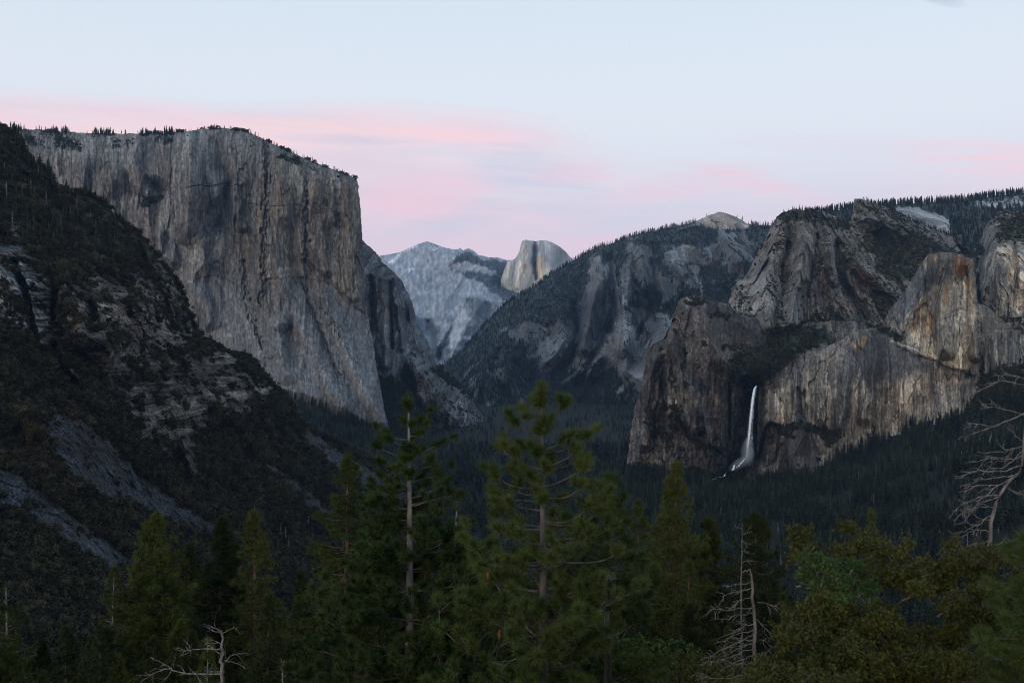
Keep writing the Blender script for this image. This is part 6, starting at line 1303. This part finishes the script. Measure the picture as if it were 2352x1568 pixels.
ribbon('cascade', [(1687, 1066, 2520), (1686, 1073, 2515), (1683, 1079, 2510)], [2, 5, 6], 3, wf, 0.4, 8, 6)
ribbon('cascade', [(1667, 1084, 2490), (1666, 1090, 2485), (1664, 1093, 2480)], [1.5, 4, 6], 3, wf, 0.4, 8, 8)
ribbon('cascade', [(1662, 1094, 2480), (1650, 1096, 2470), (1636, 1101, 2455)], [2, 1.6, 1.2], 2, wf, 0.6, 8, 9)
# spray at the foot: a soft body of mist
m = bpy.data.materials.new('water_mist'); m.use_nodes = True; nt = m.node_tree; nt.nodes.clear()
N = nt.nodes; L = nt.links
out = N.new('ShaderNodeOutputMaterial'); pv = N.new('ShaderNodeVolumePrincipled'); pv.inputs['Color'].default_value = (0.92, 0.95, 1, 1)
tc = N.new('ShaderNodeTexCoord'); gr = N.new('ShaderNodeTexGradient'); gr.gradient_type = 'SPHERICAL'
L.new(tc.outputs['Object'], gr.inputs['Vector'])
no = N.new('ShaderNodeTexNoise'); no.inputs['Scale'].default_value = 3.0; no.inputs['Detail'].default_value = 3; L.new(tc.outputs['Object'], no.inputs['Vector'])
mu = N.new('ShaderNodeMath'); mu.operation = 'MULTIPLY'; L.new(gr.outputs['Fac'], mu.inputs[0]); L.new(no.outputs['Fac'], mu.inputs[1])
m2 = N.new('ShaderNodeMath'); m2.operation = 'MULTIPLY'; m2.inputs[1].default_value = 0.10; L.new(mu.outputs[0], m2.inputs[0])
L.new(m2.outputs[0], pv.inputs['Density']); L.new(pv.outputs[0], out.inputs['Volume'])
def ball(name, c, rad, rotx=0.0):
    th_, ph_ = np.meshgrid(np.linspace(0, np.pi, 14), np.linspace(0, 2 * np.pi, 25)[:-1])
    v = np.stack([np.sin(th_) * np.cos(ph_), np.sin(th_) * np.sin(ph_), np.cos(th_)], -1); a, b_ = th_.shape
    i = np.arange(a * b_).reshape(a, b_); j = np.roll(i, -1, 0)
    q = np.stack([i[:, :-1], i[:, 1:], j[:, 1:], j[:, :-1]], -1).reshape(-1, 4)
    o = mesh_np(name, v.reshape(-1, 3), quads=q, mat=m, parent=wf); o.location = c; o.scale = rad; o.rotation_euler = (0, rotx, 0)
    return o
ball('mist', P(1717, 1040, 2560), (20, 16, 40)); ball('mist', P(1702, 1062, 2540), (40, 16, 15), R(-32))

# ================================================================ air
m = bpy.data.materials.new('valley_air'); m.use_nodes = True; nt = m.node_tree; nt.nodes.clear()
out = nt.nodes.new('ShaderNodeOutputMaterial'); pv = nt.nodes.new('ShaderNodeVolumePrincipled')
pv.inputs['Color'].default_value = (0.40, 0.64, 1.0, 1); pv.inputs['Density'].default_value = HAZE
pv.inputs['Anisotropy'].default_value = 0.0
nt.links.new(pv.outputs[0], out.inputs['Volume'])
bb = [(-9500, 9500), (-60, 17600), (-420, 1900)]
v = [(x, y, z) for x in bb[0] for y in bb[1] for z in bb[2]]
o = mesh_np('haze', np.array(v, float), quads=[(0, 1, 3, 2), (4, 6, 7, 5), (0, 4, 5, 1), (2, 3, 7, 6), (0, 2, 6, 4), (1, 5, 7, 3)], mat=m)
tag(o, None, None, None, 'stuff')

# ================================================================ sky and light
w = bpy.data.worlds.new('World'); scene.world = w; w.use_nodes = True; nt = w.node_tree; N = nt.nodes; L = nt.links
bg = N['Background']
SUN_EL, SUN_AZ = 14.0, 205.0      # the bright western sky behind the lookout: compass bearing from +Y, clockwise
sk = N.new('ShaderNodeTexSky'); sk.sky_type = 'NISHITA'; sk.sun_disc = False; sk.sun_elevation = R(SUN_EL); sk.sun_rotation = R(SUN_AZ)
def math_(op, a, b=None, c=None, clamp=False):
    n = N.new('ShaderNodeMath'); n.operation = op; n.use_clamp = clamp
    for k, x in enumerate((a, b, c)):
        if x is None: continue
        if isinstance(x, (int, float)): n.inputs[k].default_value = x
        else: L.new(x, n.inputs[k])
    return n.outputs[0]
def mixr(f, a, b):
    n = N.new('ShaderNodeMix'); n.data_type = 'RGBA'; n.clamp_factor = True
    for k, x in (('Factor', f), ('A', a), ('B', b)):
        if isinstance(x, tuple): n.inputs[k].default_value = (*x, 1)
        elif isinstance(x, (int, float)): n.inputs[k].default_value = x
        else: L.new(x, n.inputs[k])
    return n.outputs['Result']
tc = N.new('ShaderNodeTexCoord'); sx = N.new('ShaderNodeSeparateXYZ'); L.new(tc.outputs['Generated'], sx.inputs[0])
az = math_('ARCTAN2', sx.outputs['X'], sx.outputs['Y']); az = math_('MULTIPLY', az, 57.2958)
el = math_('ARCSINE', sx.outputs['Z']); el = math_('MULTIPLY', el, 57.2958)
def lin(c): return tuple((x / 255 / 12.92) if x / 255 <= 0.04045 else ((x / 255 + 0.055) / 1.055) ** 2.4 for x in c)
cr = N.new('ShaderNodeValToRGB'); cr.color_ramp.interpolation = 'B_SPLINE'
e_ = cr.color_ramp.elements; e_[0].position = 0.0; e_[0].color = (*lin((196, 196, 216)), 1); e_[1].position = 1.0; e_[1].color = (*lin((176, 204, 232)), 1)
for p_, c_ in ((0.09, (214, 204, 222)), (0.18, (218, 214, 228)), (0.28, (228, 232, 240)), (0.42, (220, 230, 240)), (0.65, (196, 216, 236))):
    x = e_.new(p_); x.color = (*lin(c_), 1)
L.new(math_('DIVIDE', el, 42.0, None, True), cr.inputs['Fac'])
sky = cr.outputs['Color']
# cloud bands live at a bearing and height in the sky; noise is stretched along the horizon
cv_ = N.new('ShaderNodeCombineXYZ'); L.new(math_('MULTIPLY', az, 0.045), cv_.inputs[0]); L.new(math_('ADD', math_('MULTIPLY', el, 0.30), math_('MULTIPLY', az, 0.02)), cv_.inputs[1])
n1_ = N.new('ShaderNodeTexNoise'); n1_.inputs['Scale'].default_value = 1.0; n1_.inputs['Detail'].default_value = 6; n1_.inputs['Roughness'].default_value = 0.5; n1_.inputs['Distortion'].default_value = 0.4; L.new(cv_.outputs[0], n1_.inputs['Vector'])
cv2 = N.new('ShaderNodeCombineXYZ'); L.new(math_('MULTIPLY', az, 0.12), cv2.inputs[0]); L.new(math_('ADD', math_('MULTIPLY', el, 0.9), math_('MULTIPLY', az, 0.10)), cv2.inputs[1]); cv2.inputs[2].default_value = 4.2
n2_ = N.new('ShaderNodeTexNoise'); n2_.inputs['Scale'].default_value = 1.0; n2_.inputs['Detail'].default_value = 7; n2_.inputs['Roughness'].default_value = 0.55; n2_.inputs['Distortion'].default_value = 0.6; L.new(cv2.outputs[0], n2_.inputs['Vector'])
# upper edge of the pink bank falls to the right
def curve_of(x, pts, x0, x1, y0, y1):
    mr = math_('DIVIDE', math_('SUBTRACT', x, x0), x1 - x0, None, True)
    fc = N.new('ShaderNodeFloatCurve'); cm = fc.mapping; cu_ = cm.curves[0]
    q = [((a - x0) / (x1 - x0), (b - y0) / (y1 - y0)) for a, b in pts]
    cu_.points[0].location = q[0]; cu_.points[1].location = q[-1]
    for a in q[1:-1]: cu_.points.new(*a)
    cm.update(); L.new(mr, fc.inputs['Value'])
    return math_('MULTIPLY_ADD', fc.outputs[0], y1 - y0, y0)
edge = curve_of(az, [(-90, 11), (-28, 12.8), (-15, 13.3), (-4, 13.5), (2, 12.8), (8, 10.8), (14, 10.2), (28, 9.8), (90, 8)], -90, 90, 0, 20)
wob = math_('MULTIPLY', math_('SUBTRACT', n1_.outputs['Fac'], 0.5), 3.0)
ab = math_('SUBTRACT', math_('ADD', edge, wob), el)
hard = curve_of(az, [(-90, 1.0), (-28, 0.9), (0, 1.2), (6, 2.8), (28, 3.5), (90, 4)], -90, 90, 0, 5)
bank = math_('DIVIDE', ab, hard, None, True)
amt = curve_of(az, [(-90, 0.4), (-28, 0.85), (-6, 0.72), (2, 0.6), (6, 0.35), (16, 0.4), (22, 0.55), (28, 0.7), (90, 0.3)], -90, 90, 0, 1)
patch = math_('MULTIPLY_ADD', n2_.outputs['Fac'], 2.4, -0.55, True)
patch = math_('MULTIPLY_ADD', patch, 0.75, 0.25)
fade = math_('DIVIDE', el, 16.0, None, True)
front = math_('GREATER_THAN', sx.outputs['Y'], 0.0)
cl = math_('MULTIPLY', math_('MULTIPLY', bank, amt), patch)
pink = mixr(fade, lin((226, 200, 220)), lin((251, 211, 217)))
sky = mixr(math_('MULTIPLY', cl, front), sky, pink)
# blue-grey shadows inside the bank
gv_ = math_('MULTIPLY', math_('MULTIPLY', bank, math_('MULTIPLY_ADD', n1_.outputs['Fac'], -4.0, 2.1, True)), 0.55)
sky = mixr(math_('MULTIPLY', gv_, front), sky, lin((196, 200, 218)))
# separate streaks: bearing, height, half-widths (degrees), tilt, colour, strength
def streak(sky, az0, el0, wa, we, tilt, col, k):
    dx = math_('DIVIDE', math_('SUBTRACT', az, az0), wa)
    dy = math_('DIVIDE', math_('ADD', math_('SUBTRACT', math_('SUBTRACT', el, el0), math_('MULTIPLY', math_('SUBTRACT', az, az0), tilt)), math_('MULTIPLY', math_('SUBTRACT', n2_.outputs['Fac'], 0.5), 1.6 * we)), we)
    q = math_('SUBTRACT', 1.0, math_('ADD', math_('MULTIPLY', dx, dx), math_('MULTIPLY', dy, dy)), None, True)
    q = math_('MULTIPLY', q, math_('MULTIPLY_ADD', n3_.outputs['Fac'], 3.6, -1.0, True))
    return mixr(math_('MULTIPLY', math_('MULTIPLY', q, k), front), sky, lin(col))
cv3 = N.new('ShaderNodeCombineXYZ'); L.new(math_('MULTIPLY', az, 0.16), cv3.inputs[0]); L.new(math_('ADD', math_('MULTIPLY', el, 1.7), math_('MULTIPLY', az, 0.12)), cv3.inputs[1]); cv3.inputs[2].default_value = 9.1
n3_ = N.new('ShaderNodeTexNoise'); n3_.inputs['Scale'].default_value = 1.0; n3_.inputs['Detail'].default_value = 8; n3_.inputs['Roughness'].default_value = 0.6; n3_.inputs['Distortion'].default_value = 0.5; L.new(cv3.outputs[0], n3_.inputs['Vector'])
for a in ((-24, 11.0, 12, 0.9, 0.02, (252, 216, 216), 0.7), (-12, 11.6, 9, 1.0, 0.02, (253, 216, 216), 0.8), (-4, 11.6, 6, 0.8, 0.0, (255, 212, 216), 0.7), (-9, 11.3, 5, 0.35, 0.0, (206, 200, 220), 0.7), (-2, 10.9, 5, 0.5, 0.02, (206, 204, 222), 0.7),
          (1.5, 9.2, 5, 1.8, -0.25, (200, 208, 226), 0.8), (-5, 8.4, 5, 1.6, 0.1, (245, 200, 216), 0.6), (-3.5, 6.8, 4, 1.0, 0.2, (204, 204, 222), 0.6), (3.5, 9.6, 3.2, 0.8, 0.1, (236, 200, 216), 0.6), (9, 8.6, 7, 1.0, 0.15, (234, 204, 220), 0.55),
          (14, 8.6, 5, 0.7, -0.3, (240, 204, 218), 0.7), (26, 9.4, 6, 1.0, -0.15, (246, 208, 218), 0.8), (18, 10.6, 8, 0.7, -0.1, (226, 218, 232), 0.6), (5, 5.5, 7, 0.9, 0.1, (236, 200, 218), 0.5), (8, 7.2, 6, 0.6, 0.2, (206, 210, 228), 0.5)):
    sky = streak(sky, *a)
# one small grey cloud high on the right
dx = math_('DIVIDE', math_('SUBTRACT', az, 23.0), 1.6); dy = math_('DIVIDE', math_('SUBTRACT', math_('ADD', el, math_('MULTIPLY', math_('SUBTRACT', az, 23.0), 0.35)), 17.75), 0.5)
rad = math_('ADD', math_('MULTIPLY', dx, dx), math_('MULTIPLY', dy, dy))
sm = math_('SUBTRACT', 1.0, math_('ADD', rad, math_('MULTIPLY', math_('SUBTRACT', n2_.outputs['Fac'], 0.5), 1.5)), None, True)
sky = mixr(math_('MULTIPLY', sm, 0.6), sky, lin((168, 184, 204)))
# the measured sky carries most of the light, the physical sky adds its glow from the west
sc1 = N.new('ShaderNodeVectorMath'); sc1.operation = 'SCALE'; L.new(sk.outputs[0], sc1.inputs[0]); sc1.inputs['Scale'].default_value = 0.012
sc2_ = N.new('ShaderNodeVectorMath'); sc2_.operation = 'ADD'; L.new(sc1.outputs[0], sc2_.inputs[0]); L.new(sky, sc2_.inputs[1])
L.new(sc2_.outputs[0], bg.inputs['Color']); bg.inputs['Strength'].default_value = 1.0

sl = bpy.data.lights.new('sun', 'SUN'); sl.energy = SUN_E; sl.angle = R(24); sl.color = (1.0, 0.90, 0.79)
so = bpy.data.objects.new('sun', sl); COL.objects.link(so)
a_, e__ = R(SUN_AZ), R(SUN_EL)
import mathutils
dv = mathutils.Vector((-math.sin(a_) * math.cos(e__), -math.cos(a_) * math.cos(e__), -math.sin(e__)))
so.rotation_euler = dv.to_track_quat('-Z', 'Y').to_euler()

cam = bpy.data.cameras.new('camera'); cam.lens = 35; cam.sensor_width = 36; cam.clip_start = 0.1; cam.clip_end = 60000; cam.dof.use_dof = True; cam.dof.focus_distance = 1500; cam.dof.aperture_fstop = 2.4
co_ = bpy.data.objects.new('camera', cam); COL.objects.link(co_); co_.rotation_euler = (R(90), 0, 0); scene.camera = co_
scene.view_settings.view_transform = 'Standard'; scene.view_settings.look = 'None'; scene.view_settings.exposure = 0; scene.view_settings.gamma = 1
cy = scene.cycles; cy.filter_width = 1.0; cy.denoising_prefilter = 'NONE'; cy.max_bounces = 4; cy.diffuse_bounces = 2; cy.volume_bounces = 0; cy.transparent_max_bounces = 8; cy.use_denoising = DENOISE
